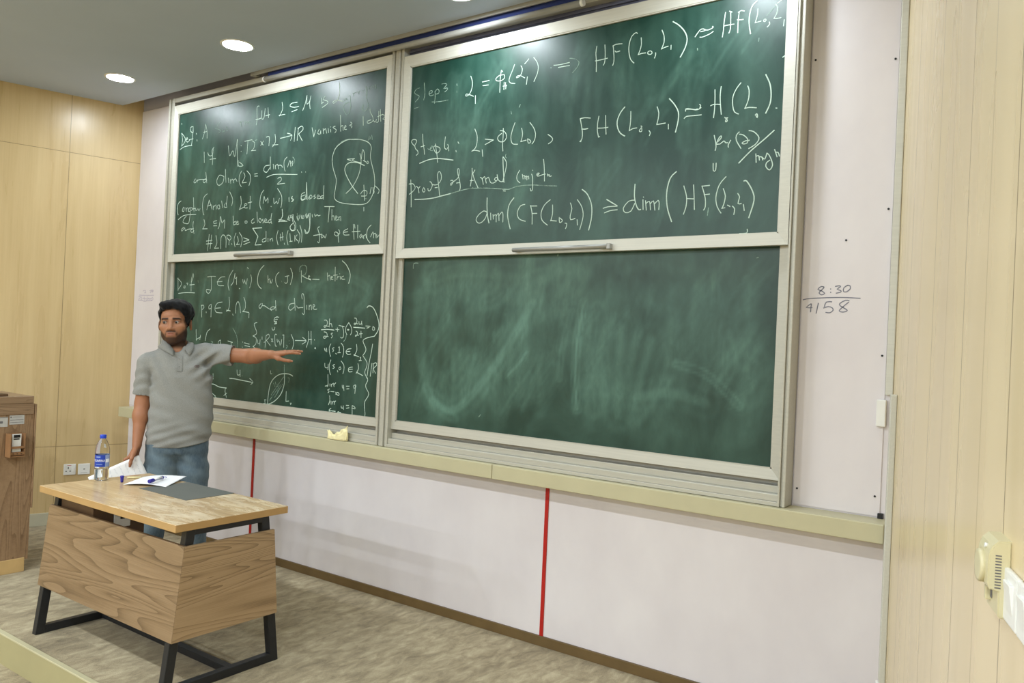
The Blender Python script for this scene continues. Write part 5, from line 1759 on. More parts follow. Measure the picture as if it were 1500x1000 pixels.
mb.box(0.0, 0.060, -0.046, 0.039, 0.0, 0.006)
mb.box(0.050, 0.058, -0.046, 0.039, 0.012, 0.030, 0.001); mb.box(0.050, 0.058, -0.046, 0.039, 0.052, 0.066, 0.001)
mb.build('box_body', M['box_wood'], bx)
mb = MB(); mb.box(0.038, 0.042, -0.028, 0.024, 0.03, 0.142); mb.build('card', M['plastic_white'], bx, label='white card')
mb = MB(); mb.box(0.0421, 0.0428, -0.02, 0.018, 0.118, 0.136); mb.box(0.0421, 0.0428, -0.02, 0.014, 0.106, 0.114); mb.build('card_print', M['black'], bx)
mb = MB()
for yy in (-0.026, -0.003, 0.02): mb.tube([(0.0585, yy, 0.021), (0.0605, yy, 0.021)], 0.004, 10)
mb.build('stud', M['dark_wood'], bx)

# ------------------------------------------------------------------ left wall sockets
def on_wall(wall, u, z): 
    a = wall.rotation_euler.z
    return (wall.location.x+u*math.cos(a), wall.location.y+u*math.sin(a), z)
def socket(u, z, uk, label):
    t = empty('wall_socket', on_wall(wl, u, z), wl.rotation_euler.z, label, 'socket', 'sockets on the left wall')
    mb = MB(); mb.box(-0.043, 0.043, 0.0005, 0.009, -0.043, 0.043, 0.004); mb.build('plate', M['plastic_white'], t)
    mb = MB()
    if uk:
        mb.box(0.008, 0.014, 0.0091, 0.0097, 0.004, 0.020); mb.box(0.020, 0.030, 0.0091, 0.0097, -0.016, -0.010); mb.box(-0.008, 0.002, 0.0091, 0.0097, -0.016, -0.010)
        mb.build('slots', M['black'], t)
        mb = MB(); mb.box(-0.034, -0.018, 0.009, 0.0115, -0.022, 0.012, 0.001); mb.build('rocker', M['plastic_white'], t)
        mb = MB(); mb.box(-0.010, 0.018, 0.0091, 0.0095, 0.031, 0.034); mb.build('print', M['red'], t)
    else:
        mb.box(-0.007, 0.005, 0.0091, 0.0098, -0.004, 0.004); mb.box(-0.024, 0.024, 0.0091, 0.0094, -0.0285, -0.027)
        mb.build('slots', M['grey_print'], t)
socket(0.418, 0.429, True, 'white three-pin wall socket, left of two on the left wall')
socket(0.316, 0.427, False, 'white data socket beside the three-pin socket, right of two on the left wall')

# ------------------------------------------------------------------ right wall fixtures
# local frame of the right wall: x away from the board wall, -y into the room
def thermostat():
    t = empty('thermostat', on_wall(wr, 2.012, 1.156), wr.rotation_euler.z, 'aged cream thermostat with a round dial on the right wall', 'thermostat')
    # side outline (y, z): deep upper body with rounded top, thin lower plate
    prof = [(0.0, 0.0), (-0.014, 0.0), (-0.017, 0.004), (-0.018, 0.044), (-0.031, 0.048), (-0.0335, 0.054), (-0.0345, 0.090), (-0.033, 0.106), (-0.028, 0.120), (-0.019, 0.129), (0.0, 0.130)]
    mb = MB(); mb.prism(prof, 'x', -0.040, 0.046)
    bmesh.ops.bevel(mb.bm, geom=[e for e in mb.bm.edges if abs(e.verts[0].co.x-e.verts[1].co.x) < 1e-6], offset=0.002, segments=2, affect='EDGES')
    mb.build('body', M['plastic_cream'], t)
    mb = MB(); mb.tube([(-0.004, -0.030, 0.076), (-0.004, -0.0375, 0.076), (-0.004, -0.0405, 0.076), (-0.004, -0.041, 0.076)], [0.0285, 0.0285, 0.027, 0.022], 32)
    mb.build('dial', M['plastic_cream'], t)
    mb = MB()
    for k in range(12): mb.box(0.0462, 0.0466, -0.0235, -0.0145, 0.050+k*0.0049, 0.0520+k*0.0049)
    mb.build('vent_slots', M['grey_print'], t)
    mb = MB(); mb.box(-0.020, -0.008, -0.026, -0.017, 0.016, 0.040, 0.002); mb.build('slide_switch', M['plastic_cream'], t)
    mb = MB(); mb.box(-0.018, 0.004, -0.0185, -0.0178, 0.022, 0.036); mb.build('switch_slot', M['grey_print'], t)
    mb = MB(); mb.tube([(0.012, -0.029, 0.114), (0.012, -0.034, 0.1145)], 0.004, 10); mb.build('indicator', M['plastic_white'], t)
thermostat()
def switch(u, z, label):
    t = empty('light_switch', on_wall(wr, u, z), wr.rotation_euler.z, label, 'light switch', 'light switches on the right wall')
    mb = MB(); mb.box(-0.043, 0.043, -0.010, -0.0005, -0.043, 0.043, 0.004); mb.build('plate', M['plastic_white'], t)
    mb = MB(); mb.hexa([(-0.022, -0.0095, -0.027), (0.022, -0.0095, -0.027), (0.022, -0.004, -0.027), (-0.022, -0.004, -0.027),
                        (-0.022, -0.0165, 0.027), (0.022, -0.0165, 0.027), (0.022, -0.004, 0.027), (-0.022, -0.004, 0.027)], 0.0015)
    mb.build('rocker', M['plastic_white'], t)
switch(2.100, 1.201, 'white rocker switch right beside the thermostat')
switch(2.190, 1.201, 'white rocker switch at the right picture edge')
# surface raceway on the corner and its fittings
rc = empty('cable_raceway', on_wall(wr, 0.172, 0.0), wr.rotation_euler.z, 'pale vertical cable raceway in the corner below the white sensor box', 'raceway')
mb = MB(); mb.box(-0.015, 0.015, -0.024, -0.0005, 0.101, 1.450, 0.004); mb.build('channel', M['alu'], rc)
mb = MB(); mb.box(-0.020, 0.020, -0.032, -0.0005, 0.245, 0.33, 0.004); mb.build('coupler', M['plastic_white'], rc)
mb = MB(); mb.box(-0.018, 0.018, -0.022, -0.0005, -0.055, 0.055, 0.004)
mb.build('sensor_box', M['plastic_white'], None, loc=(2.178, -0.0062, 1.365), label='small white box fixed on the panel edge beside the corner raceway', cat='sensor box')
mb = MB(); mb.box(-0.012, 0.012, -0.03, -0.001, -0.03, 0.03, 0.005)
b = mb.build('wall_catch', M['plastic_cream'], None, loc=on_wall(wr, 0.235, 0.30), rotz=wr.rotation_euler.z, label='small cream catch low on the right wall beside the corner', cat='catch')

# ------------------------------------------------------------------ the man
# local frame: x = his left (picture right), y = away from the viewer, z = up
def v3(*a): return np.array(a, float)
def vlen(q): return np.sqrt((q*q).sum(-1))
def cap_(p, a, b, ra, rb=None, flat=None):
    rb = ra if rb is None else rb
    a = np.asarray(a, float); b = np.asarray(b, float)
    d = b-a; t = np.clip(((p-a)@d)/(d@d), 0, 1)
    q = p-a-t[:, None]*d
    return vlen(q)-(ra+(rb-ra)*t)
def ell(p, c, r, R=None):
    q = p-np.asarray(c, float)
    if R is not None: q = q@R
    r = np.asarray(r, float)
    k0 = vlen(q/r); k1 = vlen(q/(r*r))
    return k0*(k0-1)/np.maximum(k1, 1e-6)
def smin(a, b, k):
    h = np.clip(0.5+0.5*(b-a)/k, 0, 1)
    return b+(a-b)*h-k*h*(1-h)
def smax(a, b, k): return -smin(-a, -b, k)
def rotz(a):
    c, s = math.cos(a), math.sin(a); return np.array([[c, -s, 0], [s, c, 0], [0, 0, 1.0]])
def roty(a):
    c, s = math.cos(a), math.sin(a); return np.array([[c, 0, s], [0, 1, 0], [-s, 0, c]])
def rotx(a):
    c, s = math.cos(a), math.sin(a); return np.array([[1, 0, 0], [0, c, -s], [0, s, c]])

def isosurf(f, lo, hi, h, B=8):
    """naive surface nets over a sparse set of blocks"""
    lo = np.asarray(lo, float); n = (np.ceil((np.asarray(hi)-lo)/h/B).astype(int)+1)
    g = np.stack(np.meshgrid(*[np.arange(k) for k in n], indexing='ij'), -1).reshape(-1, 3)
    cen = lo+(g*B+(B-1)/2)*h
    d = np.concatenate([f(c) for c in np.array_split(cen, max(1, len(cen)//40000))])
    keep = np.abs(d) < h*B*0.95*1.5+0.012
    D = np.repeat(np.repeat(np.repeat(d.reshape(n).astype(np.float32), B, 0), B, 1), B, 2)
    off = np.stack(np.meshgrid(*[np.arange(B)]*3, indexing='ij'), -1).reshape(-1, 3)
    kb = g[keep]
    for chunk in np.array_split(kb, max(1, len(kb)*512//400000)):
        idx = (chunk[:, None, :]*B+off[None]).reshape(-1, 3)
        D[idx[:, 0], idx[:, 1], idx[:, 2]] = f(lo+idx*h)
    ins = (D < 0)
    cnt = np.zeros(tuple(s-1 for s in D.shape), np.uint8)
    for dx in (0, 1):
        for dy in (0, 1):
            for dz in (0, 1):
                cnt += ins[dx:D.shape[0]-1+dx, dy:D.shape[1]-1+dy, dz:D.shape[2]-1+dz]
    act = np.argwhere((cnt > 0) & (cnt < 8))
    vid = np.full(cnt.shape, -1, np.int32)
    vid[act[:, 0], act[:, 1], act[:, 2]] = np.arange(len(act))
    corners = np.array([[i, j, k] for i in (0, 1) for j in (0, 1) for k in (0, 1)])
    cv = np.stack([D[act[:, 0]+c[0], act[:, 1]+c[1], act[:, 2]+c[2]] for c in corners], 1)
    acc = np.zeros((len(act), 3)); m = np.zeros(len(act))
    for a in range(8):
        for b in range(a+1, 8):
            df = corners[b]-corners[a]
            if np.abs(df).sum() != 1: continue
            va, vb = cv[:, a], cv[:, b]
            cr = (va < 0) != (vb < 0)
            t = np.where(cr, va/np.where(cr, va-vb, 1), 0)
            acc += np.where(cr[:, None], corners[a]+t[:, None]*df, 0); m += cr
    V = lo+(act+acc/m[:, None])*h
    F = []
    for ax in range(3):
        sl0 = [slice(None)]*3; sl1 = [slice(None)]*3
        sl0[ax] = slice(0, -1); sl1[ax] = slice(1, None)
        e = np.argwhere(ins[tuple(sl0)] != ins[tuple(sl1)])
        u, w = (ax+1) % 3, (ax+2) % 3
        e = e[(e[:, u] > 0) & (e[:, w] > 0)]
        s = ins[e[:, 0], e[:, 1], e[:, 2]]
        q = []
        for (du, dw) in ((-1, -1), (0, -1), (0, 0), (-1, 0)):
            c = e.copy(); c[:, u] += du; c[:, w] += dw
            ok = np.minimum(c, np.array(cnt.shape)-1)
            q.append(vid[ok[:, 0], ok[:, 1], ok[:, 2]])
        q = np.stack(q, 1)
        good = (q >= 0).all(1)
        q, s = q[good], s[good]
        F.append(np.where(s[:, None], q, q[:, ::-1]))
    return V, np.vstack(F)

def np_mesh(name, V, F):
    me = bpy.data.meshes.new(name)
    me.vertices.add(len(V)); me.vertices.foreach_set('co', V.astype(np.float32).reshape(-1))
    me.loops.add(len(F)*4); me.loops.foreach_set('vertex_index', F.astype(np.int32).reshape(-1))
    me.polygons.add(len(F))
    me.polygons.foreach_set('loop_start', np.arange(0, len(F)*4, 4, dtype=np.int32))
    me.polygons.foreach_set('use_smooth', np.ones(len(F), bool))
    me.update(calc_edges=True); me.validate()
    return me
def relax(V, F, it=1, k=0.5):
    for _ in range(it):
        S = np.zeros_like(V); c = np.zeros(len(V))
        for a in range(4):
            b = (a+1) % 4
            np.add.at(S, F[:, a], V[F[:, b]]); np.add.at(c, F[:, a], 1)
            np.add.at(S, F[:, b], V[F[:, a]]); np.add.at(c, F[:, b], 1)
        V = V*(1-k)+k*S/np.maximum(c, 1)[:, None]
    return V

# --- head frame
HS = 1.12
HC = v3(0.008, 0.004, 1.6165)
HR = rotz(math.radians(-14)) @ roty(math.radians(-3.5)) @ rotx(math.radians(-1))
def to_head(p): return ((p-HC)@HR)/HS
def from_head(q): return HC+HS*(HR@np.asarray(q, float))
def head_sdf(p):
    q = to_head(p)
    d = ell(q, (0, 0.012, 0.034), (0.0755, 0.096, 0.076))
    d = smin(d, ell(q, (0, -0.030, -0.036), (0.061, 0.064, 0.080)), 0.035)
    d = smin(d, ell(q, (0, -0.066, -0.098), (0.027, 0.026, 0.023)), 0.035)
    for s in (-1, 1):
        d = smin(d, ell(q, (s*0.044, -0.020, -0.066), (0.019, 0.032, 0.030)), 0.03)
        d = smin(d, ell(q, (s*0.044, -0.062, -0.022), (0.022, 0.022, 0.018)), 0.025)
        d = smin(d, cap_(q, (s*0.012, -0.088, 0.020), (s*0.045, -0.076, 0.022), 0.0095, 0.008), 0.016)
        d = smax(d, -ell(q, (s*0.0315, -0.101, 0.001), (0.0185, 0.017, 0.0125)), 0.012)
        # lids
        d = smin(d, ell(q, (s*0.0315, -0.0775, 0.001), (0.0165, 0.0125, 0.0125)), 0.004)
        d = smax(d, -ell(q, (s*0.0315, -0.0915, 0.000), (0.0120, 0.009, 0.0034)), 0.003)
    n = cap_(q, (0, -0.086, 0.010), (0, -0.106, -0.030), 0.0075, 0.0100)
    n = smin(n, ell(q, (0, -0.110, -0.0335), (0.0105, 0.0100, 0.0090)), 0.008)
    for s in (-1, 1): n = smin(n, ell(q, (s*0.0125, -0.100, -0.0365), (0.0075, 0.0095, 0.0070)), 0.006)
    d = smin(d, n, 0.012)
    # mouth region
    d = smin(d, ell(q, (0, -0.082, -0.064), (0.030, 0.016, 0.022)), 0.018)
    lip = np.minimum(ell(q, (0, -0.0965, -0.0590), (0.021, 0.0065, 0.0050)), ell(q, (0, -0.0960, -0.0690), (0.019, 0.0070, 0.0060)))
    d = smin(d, lip, 0.005)
    d = smax(d, -cap_(q, (-0.019, -0.1005, -0.0640), (0.019, -0.1005, -0.0640), 0.0022), 0.003)
    # ears
    for s in (-1, 1):
        R = rotz(s*0.35)
        e = ell(q, (s*0.0815, 0.014, -0.012), (0.0085, 0.0190, 0.0315), R)
        e = smax(e, -ell(q, (s*0.0890, 0.010, -0.008), (0.0055, 0.0105, 0.0190), R), 0.004)
        d = smin(d, e, 0.008)
    return d*HS
NECK_T, NECK_B = from_head((0, 0.022, -0.060)), v3(0.022, 0.020, 1.415)

# --- torso cross-sections: z, centre x, centre y, half width, half depth
SEC = np.array([
    (0.78, 0.052, 0.010, 0.172, 0.120), (0.86, 0.055, 0.008, 0.182, 0.128), (0.95, 0.064, 0.002, 0.186, 0.130), (1.08, 0.070, 0.000, 0.186, 0.126),
    (1.20, 0.066, 0.000, 0.176, 0.120), (1.28, 0.060, 0.002, 0.176, 0.120), (1.34, 0.050, 0.006, 0.170, 0.112), (1.40, 0.036, 0.012, 0.140, 0.095),
    (1.44, 0.028, 0.016, 0.100, 0.078), (1.48, 0.022, 0.018, 0.070, 0.064)])
def torso(p, off=0.0):
    z = p[:, 2]
    cx = np.interp(z, SEC[:, 0], SEC[:, 1]); cy = np.interp(z, SEC[:, 0], SEC[:, 2])
    a = np.interp(z, SEC[:, 0], SEC[:, 3])+off; b = np.interp(z, SEC[:, 0], SEC[:, 4])+off
    x, y = (p[:, 0]-cx)/a, (p[:, 1]-cy)/b
    r = (np.abs(x)**2.4+np.abs(y)**2.4)**(1/2.4)
    d = (r-1)*np.minimum(a, b)*0.92
    return np.maximum(d, np.maximum(z-1.47, 0.80-z))
# --- left arm (picture right), reaching back to the board
SL = v3(0.198, 0.020, 1.432)
WL = v3(0.560, -0.330, 1.4475)
_m = (SL+WL)/2; _d = WL-SL; _L = np.linalg.norm(_d)
_ua, _fa = 0.285, 0.262
_t = (_L*_L+_ua*_ua-_fa*_fa)/(2*_L); _h = math.sqrt(max(0.0009, _ua*_ua-_t*_t))
_perp = v3(0.62, 0.62, -0.12); _perp -= _d*(_perp@_d)/(_L*_L); _perp /= np.linalg.norm(_perp)
EL = SL+_d/_L*_t+_perp*_h
TL = v3(0.742, -0.352, 1.4775)
HDL = (TL-WL)/np.linalg.norm(TL-WL)
# --- right arm, hanging, hand holding a paper
SR = v3(-0.140, 0.015, 1.362)
ER = v3(-0.158, 0.030, 1.105)
WR = v3(-0.176, -0.045, 0.862)
def chain(p, pts, rs, k=0.006):
    d = None
    for a, b, ra, rb in zip(pts[:-1], pts[1:], rs[:-1], rs[1:]):
        e = cap_(p, a, b, ra, rb)
        d = e if d is None else smin(d, e, k)
    return d
def frame(D, N):
    D = D/np.linalg.norm(D); N = N-D*(N@D); N /= np.linalg.norm(N); return D, np.cross(D, N), N
# left hand: back up, thumb towards the viewer and drooping
D1, T1, N1 = frame(HDL, v3(0.05, -0.22, 1.0))     # N1 = back of hand, T1 lies across the palm
if T1[1] > 0: T1 = -T1                             # T1 towards the viewer = thumb side
def hl(d, t, n): return WL+D1*d+T1*t+N1*n
FING_L = [
    ([hl(.004, .014, .001), hl(.088, .030, .004), hl(.130, .034, .004), hl(.156, .035, -.002), hl(.176, .036, -.009)], [.0135, .0105, .0088, .0082, .0068]),
    ([hl(.004, .005, .002), hl(.092, .010, .007), hl(.138, .011, .007), hl(.167, .011, .003), hl(.190, .011, -.002)], [.0140, .0105, .0090, .0082, .0068]),
    ([hl(.004, -.005, .002), hl(.088, -.010, .005), hl(.130, -.012, .003), hl(.157, -.013, -.004), hl(.178, -.013, -.011)], [.0140, .0102, .0086, .0080, .0066]),
    ([hl(.004, -.014, .000), hl(.080, -.029, .000), hl(.112, -.033, -.004), hl(.132, -.035, -.010), hl(.150, -.036, -.016)], [.0130, .0095, .0078, .0072, .0060])]
THUMB_L = ([hl(.012, .014, -.006), hl(.045, .038, -.022), hl(.078, .050, -.034), hl(.104, .056, -.040), hl(.122, .058, -.044)], [.0150, .0145, .0105, .0094, .0074])
PALM_L = [(hl(.020, .004, -.004), hl(.075, .016, -.003), .0150, .0125), (hl(.020, -.006, -.004), hl(.072, -.018, -.003), .0145, .0120)]
# right hand: back towards the viewer, thumb in front of the paper, fingers folded behind it
def hr(x, y, z): return v3(x, y, z)
FING_R = [
    ([hr(-.178, -.050, .850), hr(-.212, -.066, .785), hr(-.238, -.058, .768), hr(-.240, -.046, .748), hr(-.226, -.046, .736)], [.0135, .0110, .0092, .0084, .0070]),
    ([hr(-.174, -.042, .848), hr(-.205, -.046, .777), hr(-.226, -.030, .752), hr(-.222, -.030, .728), hr(-.206, -.040, .716)], [.0140, .0110, .0092, .0084, .0070]),
    ([hr(-.170, -.034, .848), hr(-.190, -.026, .775), hr(-.206, -.010, .747), hr(-.202, -.012, .722), hr(-.190, -.026, .712)], [.0140, .0105, .0090, .0082, .0068]),
    ([hr(-.166, -.028, .850), hr(-.173, -.008, .782), hr(-.184, .006, .758), hr(-.184, .002, .738), hr(-.176, -.010, .726)], [.0130, .0098, .0080, .0074, .0060])]
THUMB_R = ([hr(-.178, -.060, .845), hr(-.190, -.088, .812), hr(-.200, -.104, .780), hr(-.205, -.106, .752), hr(-.208, -.102, .733)], [.0150, .0150, .0112, .0100, .0080])
PALM_R = [(hr(-.178, -.046, .838), hr(-.205, -.056, .790), .0160, .0135), (hr(-.172, -.034, .838), hr(-.188, -.028, .788), .0155, .0130)]
def hand(p, fing, thumb, palm):
    d = None
    for pts, rs in fing:
        e = chain(p, pts[1:], rs[1:], 0.005)
        d = e if d is None else np.minimum(d, e)
    pm = None
    for pts, rs in fing:
        e = cap_(p, pts[0], pts[1], rs[0], rs[1])
        pm = e if pm is None else smin(pm, e, 0.010)
    for a, b, ra, rb in palm: pm = smin(pm, cap_(p, a, b, ra, rb), 0.012)
    d = smin(d, pm, 0.006)
    return smin(d, chain(p, thumb[0], thumb[1], 0.006), 0.009)
def body_sdf(p):
    d = head_sdf(p)
    d = smin(d, cap_(p, NECK_T, NECK_B, 0.058, 0.066), 0.03)
    d = smin(d, np.maximum(torso(p, -0.014), 0.93-p[:, 2]), 0.03)
    d = smin(d, ell(p, (0.055, 0.015, 0.90), (0.140, 0.085, 0.12)), 0.04)
    # left arm
    a = cap_(p, SL, EL, 0.052, 0.044)
    f1 = EL+(WL-EL)*0.28
    a = smin(a, cap_(p, EL, f1, 0.0435, 0.0440), 0.03)
    a = smin(a, cap_(p, f1, WL, 0.0440, 0.0270), 0.03)
    a = smin(a, hand(p, FING_L, THUMB_L, PALM_L), 0.016)
    # right arm
    b = cap_(p, SR, ER, 0.050, 0.044)
    f2 = ER+(WR-ER)*0.30
    b = smin(b, cap_(p, ER, f2, 0.043, 0.0435), 0.02)
    b = smin(b, cap_(p, f2, WR, 0.0430, 0.0275), 0.03)
    b = smin(b, hand(p, FING_R, THUMB_R, PALM_R), 0.016)
    d = smin(d, a, 0.02); d = smin(d, b, 0.012)
    # legs inside the jeans
    for (hp, kn, an) in LEGS:
        l = cap_(p, hp, kn, 0.078, 0.050); l = smin(l, cap_(p, kn, an, 0.050, 0.036), 0.02)
        l = smin(l, cap_(p, an, an+v3(-0.01, -0.10, -0.06), 0.036, 0.026), 0.02)
        d = smin(d, l, 0.03)
    return d
LEGS = [(v3(-0.020, 0.005, 0.84), v3(-0.062, -0.012, 0.45), v3(-0.086, 0.025, 0.10)),
        (v3(0.132, 0.005, 0.84), v3(0.180, -0.012, 0.45), v3(0.187, 0.025, 0.10))]

# --- clothing
def sleeve(p, S, E, t, r0, r1):
    e = S+(E-S)*t
    return cap_(p, S, e, r0, r1), e, (E-S)/np.linalg.norm(E-S)
HEM = lambda p: p[:, 2]-(0.842+np.clip(p[:, 0]-0.06, 0, 1)*0.20)
def folds(p):
    x, y, z = p[:, 0], p[:, 1], p[:, 2]
    g = lambda cx, cz, sx, sz: np.exp(-((x-cx)/sx)**2-((z-cz)/sz)**2)
    o = 0.0032*np.sin((z*62)+x*16)*g(0.05, 0.93, 0.30, 0.12)
    o += 0.0022*np.sin(z*110-x*34+y*20)*g(0.00, 0.90, 0.20, 0.09)
    o += 0.0055*np.sin((x*0.70-z*0.9)*85)*g(0.22, 1.37, 0.10, 0.10)
    o += 0.0035*np.sin((x*0.9+z*0.45)*70)*g(-0.08, 1.28, 0.09, 0.16)
    o += 0.0024*np.sin((x*0.55+z*0.85)*60+1.0)*g(0.15, 1.13, 0.16, 0.16)
    o += 0.0030*np.sin(z*95+y*60)*g(-0.17, 1.24, 0.07, 0.09)
    o += 0.0045*np.sin((x*0.9+y*0.9-z*0.4)*75)*g(0.30, 1.40, 0.09, 0.12)
    o += 0.0030*np.sin((x*0.25+z)*70+2)*g(-0.05, 1.02, 0.12, 0.12)
    return o*1.6
def shirt_sdf(p):
    d = torso(p, 0.004)
    # shoulders
    d = smin(d, cap_(p, (0.03, 0.022, 1.408), SL+v3(-0.01, 0, 0.002), 0.060, 0.058), 0.05)
    d = smin(d, cap_(p, (0.01, 0.022, 1.404), SR+v3(0.01, 0, 0.006), 0.060, 0.055), 0.05)
    sl, el, dl = sleeve(p, SL, EL, 0.58, 0.062, 0.065)
    sr, er, dr = sleeve(p, SR, ER, 0.74, 0.060, 0.063)
    def cuff(d, e, dd, r):
        w = (p-e)@dd
        d = np.maximum(d, w-0.012)
        return np.maximum(d, -np.maximum(cap_(p, e-dd*0.012, e+dd*0.1, r), -(w-0.002)))
    f = folds(p)
    d = smin(d+f, cuff(sl+f, el, dl, 0.058), 0.030); d = smin(d, cuff(sr+f, er, dr, 0.0555), 0.008)
    d = np.maximum(d, -HEM(p))
    # neckline: round opening with a short open placket
    nk = cap_(p, (0.014, 0.010, 1.455), (0.010, 0.0, 1.58), 0.0660, 0.075)
    d = smax(d, -nk, 0.006)
    d = smax(d, -cap_(p, (0.020, -0.045, 1.480), (0.042, -0.115, 1.432), 0.046, 0.006), 0.006)
    return d
def jeans_sdf(p):
    d = smax(torso(p, -0.008), 0.80-p[:, 2], 0.03)
    d = smin(d, ell(p, (0.055, 0.012, 0.845), (0.176, 0.112, 0.12)), 0.03)
    d = np.maximum(d, p[:, 2]-0.95)
    rr = [((0.104, 0.100), (0.077, 0.068)), ((0.102, 0.092), (0.072, 0.066))]
    for (hp, kn, an), ((r0, r1), (r2, r3)) in zip(LEGS, rr):
        mid = hp+(kn-hp)*0.42
        l = cap_(p, hp, mid, r0, r1); l = smin(l, cap_(p, mid, kn, r1, r2), 0.03); l = smin(l, cap_(p, kn, an+v3(0, 0, -0.03), r2, r3), 0.03)
        d = smin(d, l, 0.018)
    x, y, z = p[:, 0], p[:, 1], p[:, 2]
    f = 0.003*np.sin(z*75+x*30)*np.exp(-((z-0.74)/0.10)**2)+0.004*np.sin(z*60+x*20)*np.exp(-((z-0.44)/0.12)**2)+0.005*np.sin(z*80+y*15)*np.exp(-((z-0.12)/0.09)**2)
    f += 0.0025*np.sin((x*1.2+z)*90)*np.exp(-((x-0.055)/0.07)**2-((z-0.80)/0.08)**2)
    d = d+f
    return np.maximum(d, 0.055-z)
def hair_sdf(p):
    q = to_head(p)
    x, y, z = q[:, 0], q[:, 1], q[:, 2]
    th = 0.014+0.010*np.clip((z-0.02)/0.09, 0, 1)+0.006*np.clip(x/0.08, -0.4, 1)
    th = th*(0.45+0.55*np.clip((z-0.005)/0.05, 0, 1))
    d = ell(q, (0.002, 0.014, 0.036), (0.0765, 0.097, 0.077))-th
    # swept fringe volume
    d = smin(d, ell(q, (-0.012, -0.050, 0.098), (0.060, 0.044, 0.026), rotz(0.3)), 0.02)
    d = smin(d, ell(q, (0.050, -0.030, 0.080), (0.034, 0.050, 0.034)), 0.02)
    # hairline
    line = np.where(y < -0.035, 0.066+0.010*np.cos(x*30)-0.9*np.clip(np.abs(x+0.008)-0.046, 0, 1),
           np.where(y < 0.000, 0.026-1.0*np.clip(y+0.035, 0, 1)*1.3, np.where(y < 0.034, 0.030, -0.020-0.9*(y-0.034))))
    side = np.clip((np.abs(x)-0.058)/0.012, 0, 1)
    sb = np.where((y > -0.046) & (y < -0.016), -0.022, line)          # sideburns
    line = line*(1-side)+np.minimum(line, sb)*side
    d = smax(d, -(z-line)*0.8, 0.010)
    tuft = 0.0012*np.sin(x*190+y*60+z*60)+0.0012*np.sin(x*60-y*150+z*90)+0.0006*np.sin(z*260+x*140)
    return (d+tuft)*HS

def tone(V):
    """skin tone per vertex: natural skin, brows, lips, beard stubble, eye-socket shade"""
    q = to_head(V); x, y, z = q[:, 0], q[:, 1], q[:, 2]
    skin = np.array(srgb(170, 120, 90)[:3]); C = np.tile(skin, (len(V), 1))
    arm = (V[:, 2] < 1.46) & ((V[:, 0] > 0.25) | (V[:, 0] < -0.09))
    C[arm] = np.array(srgb(166, 114, 84)[:3])
    def mixc(m, c):
        m = np.clip(m, 0, 1)[:, None]; C[:] = C*(1-m)+np.array(srgb(*c)[:3])*m
    head = (z > -0.16) & (np.abs(x) < 0.1)
    front = y < -0.02
    # beard: jaw line, chin, moustache
    jaw = np.clip((-0.036-z-0.95*np.clip(0.060-np.abs(x), 0, 0.050))/0.016, 0, 1)*np.clip((z+0.150)/0.02, 0, 1)*np.clip((0.02-y)/0.02, 0, 1)
    chin = np.exp(-(x/0.040)**4-((z+0.104)/0.026)**4)*1.3
    mous = 1.3*np.exp(-((z+0.0500)/0.0058)**2)*np.clip((0.030-np.abs(x))/0.008, 0, 1)
    goat = np.exp(-((np.abs(x)-0.029)/0.007)**2)*np.exp(-((z+0.066)/0.016)**2)
    beard = np.clip(np.maximum.reduce([jaw, chin*front, mous*front, goat*front*0.9]), 0, 1)
    lipm = np.exp(-(x/0.021)**4-((z+0.0640)/0.0095)**4)*(y < -0.085)
    mixc(beard*head*0.92*(1-lipm), (24, 19, 18))
    mixc(lipm*head*0.75, (128, 74, 66))
    brow = np.exp(-((z-0.0205-0.010*np.clip(np.abs(x)-0.012, 0, 0.02)+0.9*np.clip(np.abs(x)-0.042, 0, 1)*0.4)/0.0060)**4)*np.clip((np.abs(x)-0.009)/0.004, 0, 1)*np.clip((0.054-np.abs(x))/0.006, 0, 1)*front
    mixc(brow*head*1.0, (16, 12, 11))
    lash = np.exp(-((np.abs(x)-0.0315)/0.0150)**4-((z-0.0062)/0.0026)**2)*front*(y < -0.06)
    mixc(lash*head*0.85, (22, 16, 14))
    sock = np.exp(-((np.abs(x)-0.0315)/0.017)**2-((z-0.002)/0.011)**2)*front*(y < -0.06)  # shade of the eye sockets painted into the skin
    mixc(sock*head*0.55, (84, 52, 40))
    side = np.clip((np.abs(x)-0.052)/0.008, 0, 1)*np.clip((0.012-y)/0.02, 0, 1)*np.clip((0.03-z)/0.02, 0, 1)*np.clip((z+0.10)/0.02, 0, 1)*(y > -0.055)*(y < 0.004)
    mixc(side*head*0.7, (38, 30, 28))
    for pts, rs in FING_L+[THUMB_L]:           # finger nails, their highlights painted into the tone
        mixc(np.exp(-(vlen(V-(pts[-1]+N1*0.005+D1*0.002))/0.0062)**4)*0.6, (226, 186, 166))
    return C

PX, PY = -1.825, -0.70
man = empty('person', (PX, PY, 0), math.radians(58.35), 'man in grey polo shirt and blue jeans, arm stretched towards the chalkboard, holding a paper', 'person')
V, F = isosurf(body_sdf, (-0.32, -0.46, -0.02), (0.80, 0.20, 1.80), 0.004)
V = relax(V, F, 1, 0.35)
me = np_mesh('body', V, F)
ca = me.color_attributes.new('tone', 'FLOAT_COLOR', 'POINT')
ca.data.foreach_set('color', np.hstack([tone(V), np.ones((len(V), 1))]).astype(np.float32).reshape(-1))
body = link_mesh('body', me, M['skin'], man)
V, F = isosurf(shirt_sdf, (-0.30, -0.32, 0.80), (0.52, 0.20, 1.56), 0.0045)
V = relax(V, F, 2, 0.4)
shirt = link_mesh('polo_shirt', np_mesh('polo_shirt', V, F), M['polo'], man, label='heather grey short-sleeved polo shirt')
V, F = isosurf(jeans_sdf, (-0.26, -0.22, 0.02), (0.34, 0.22, 0.96), 0.005)
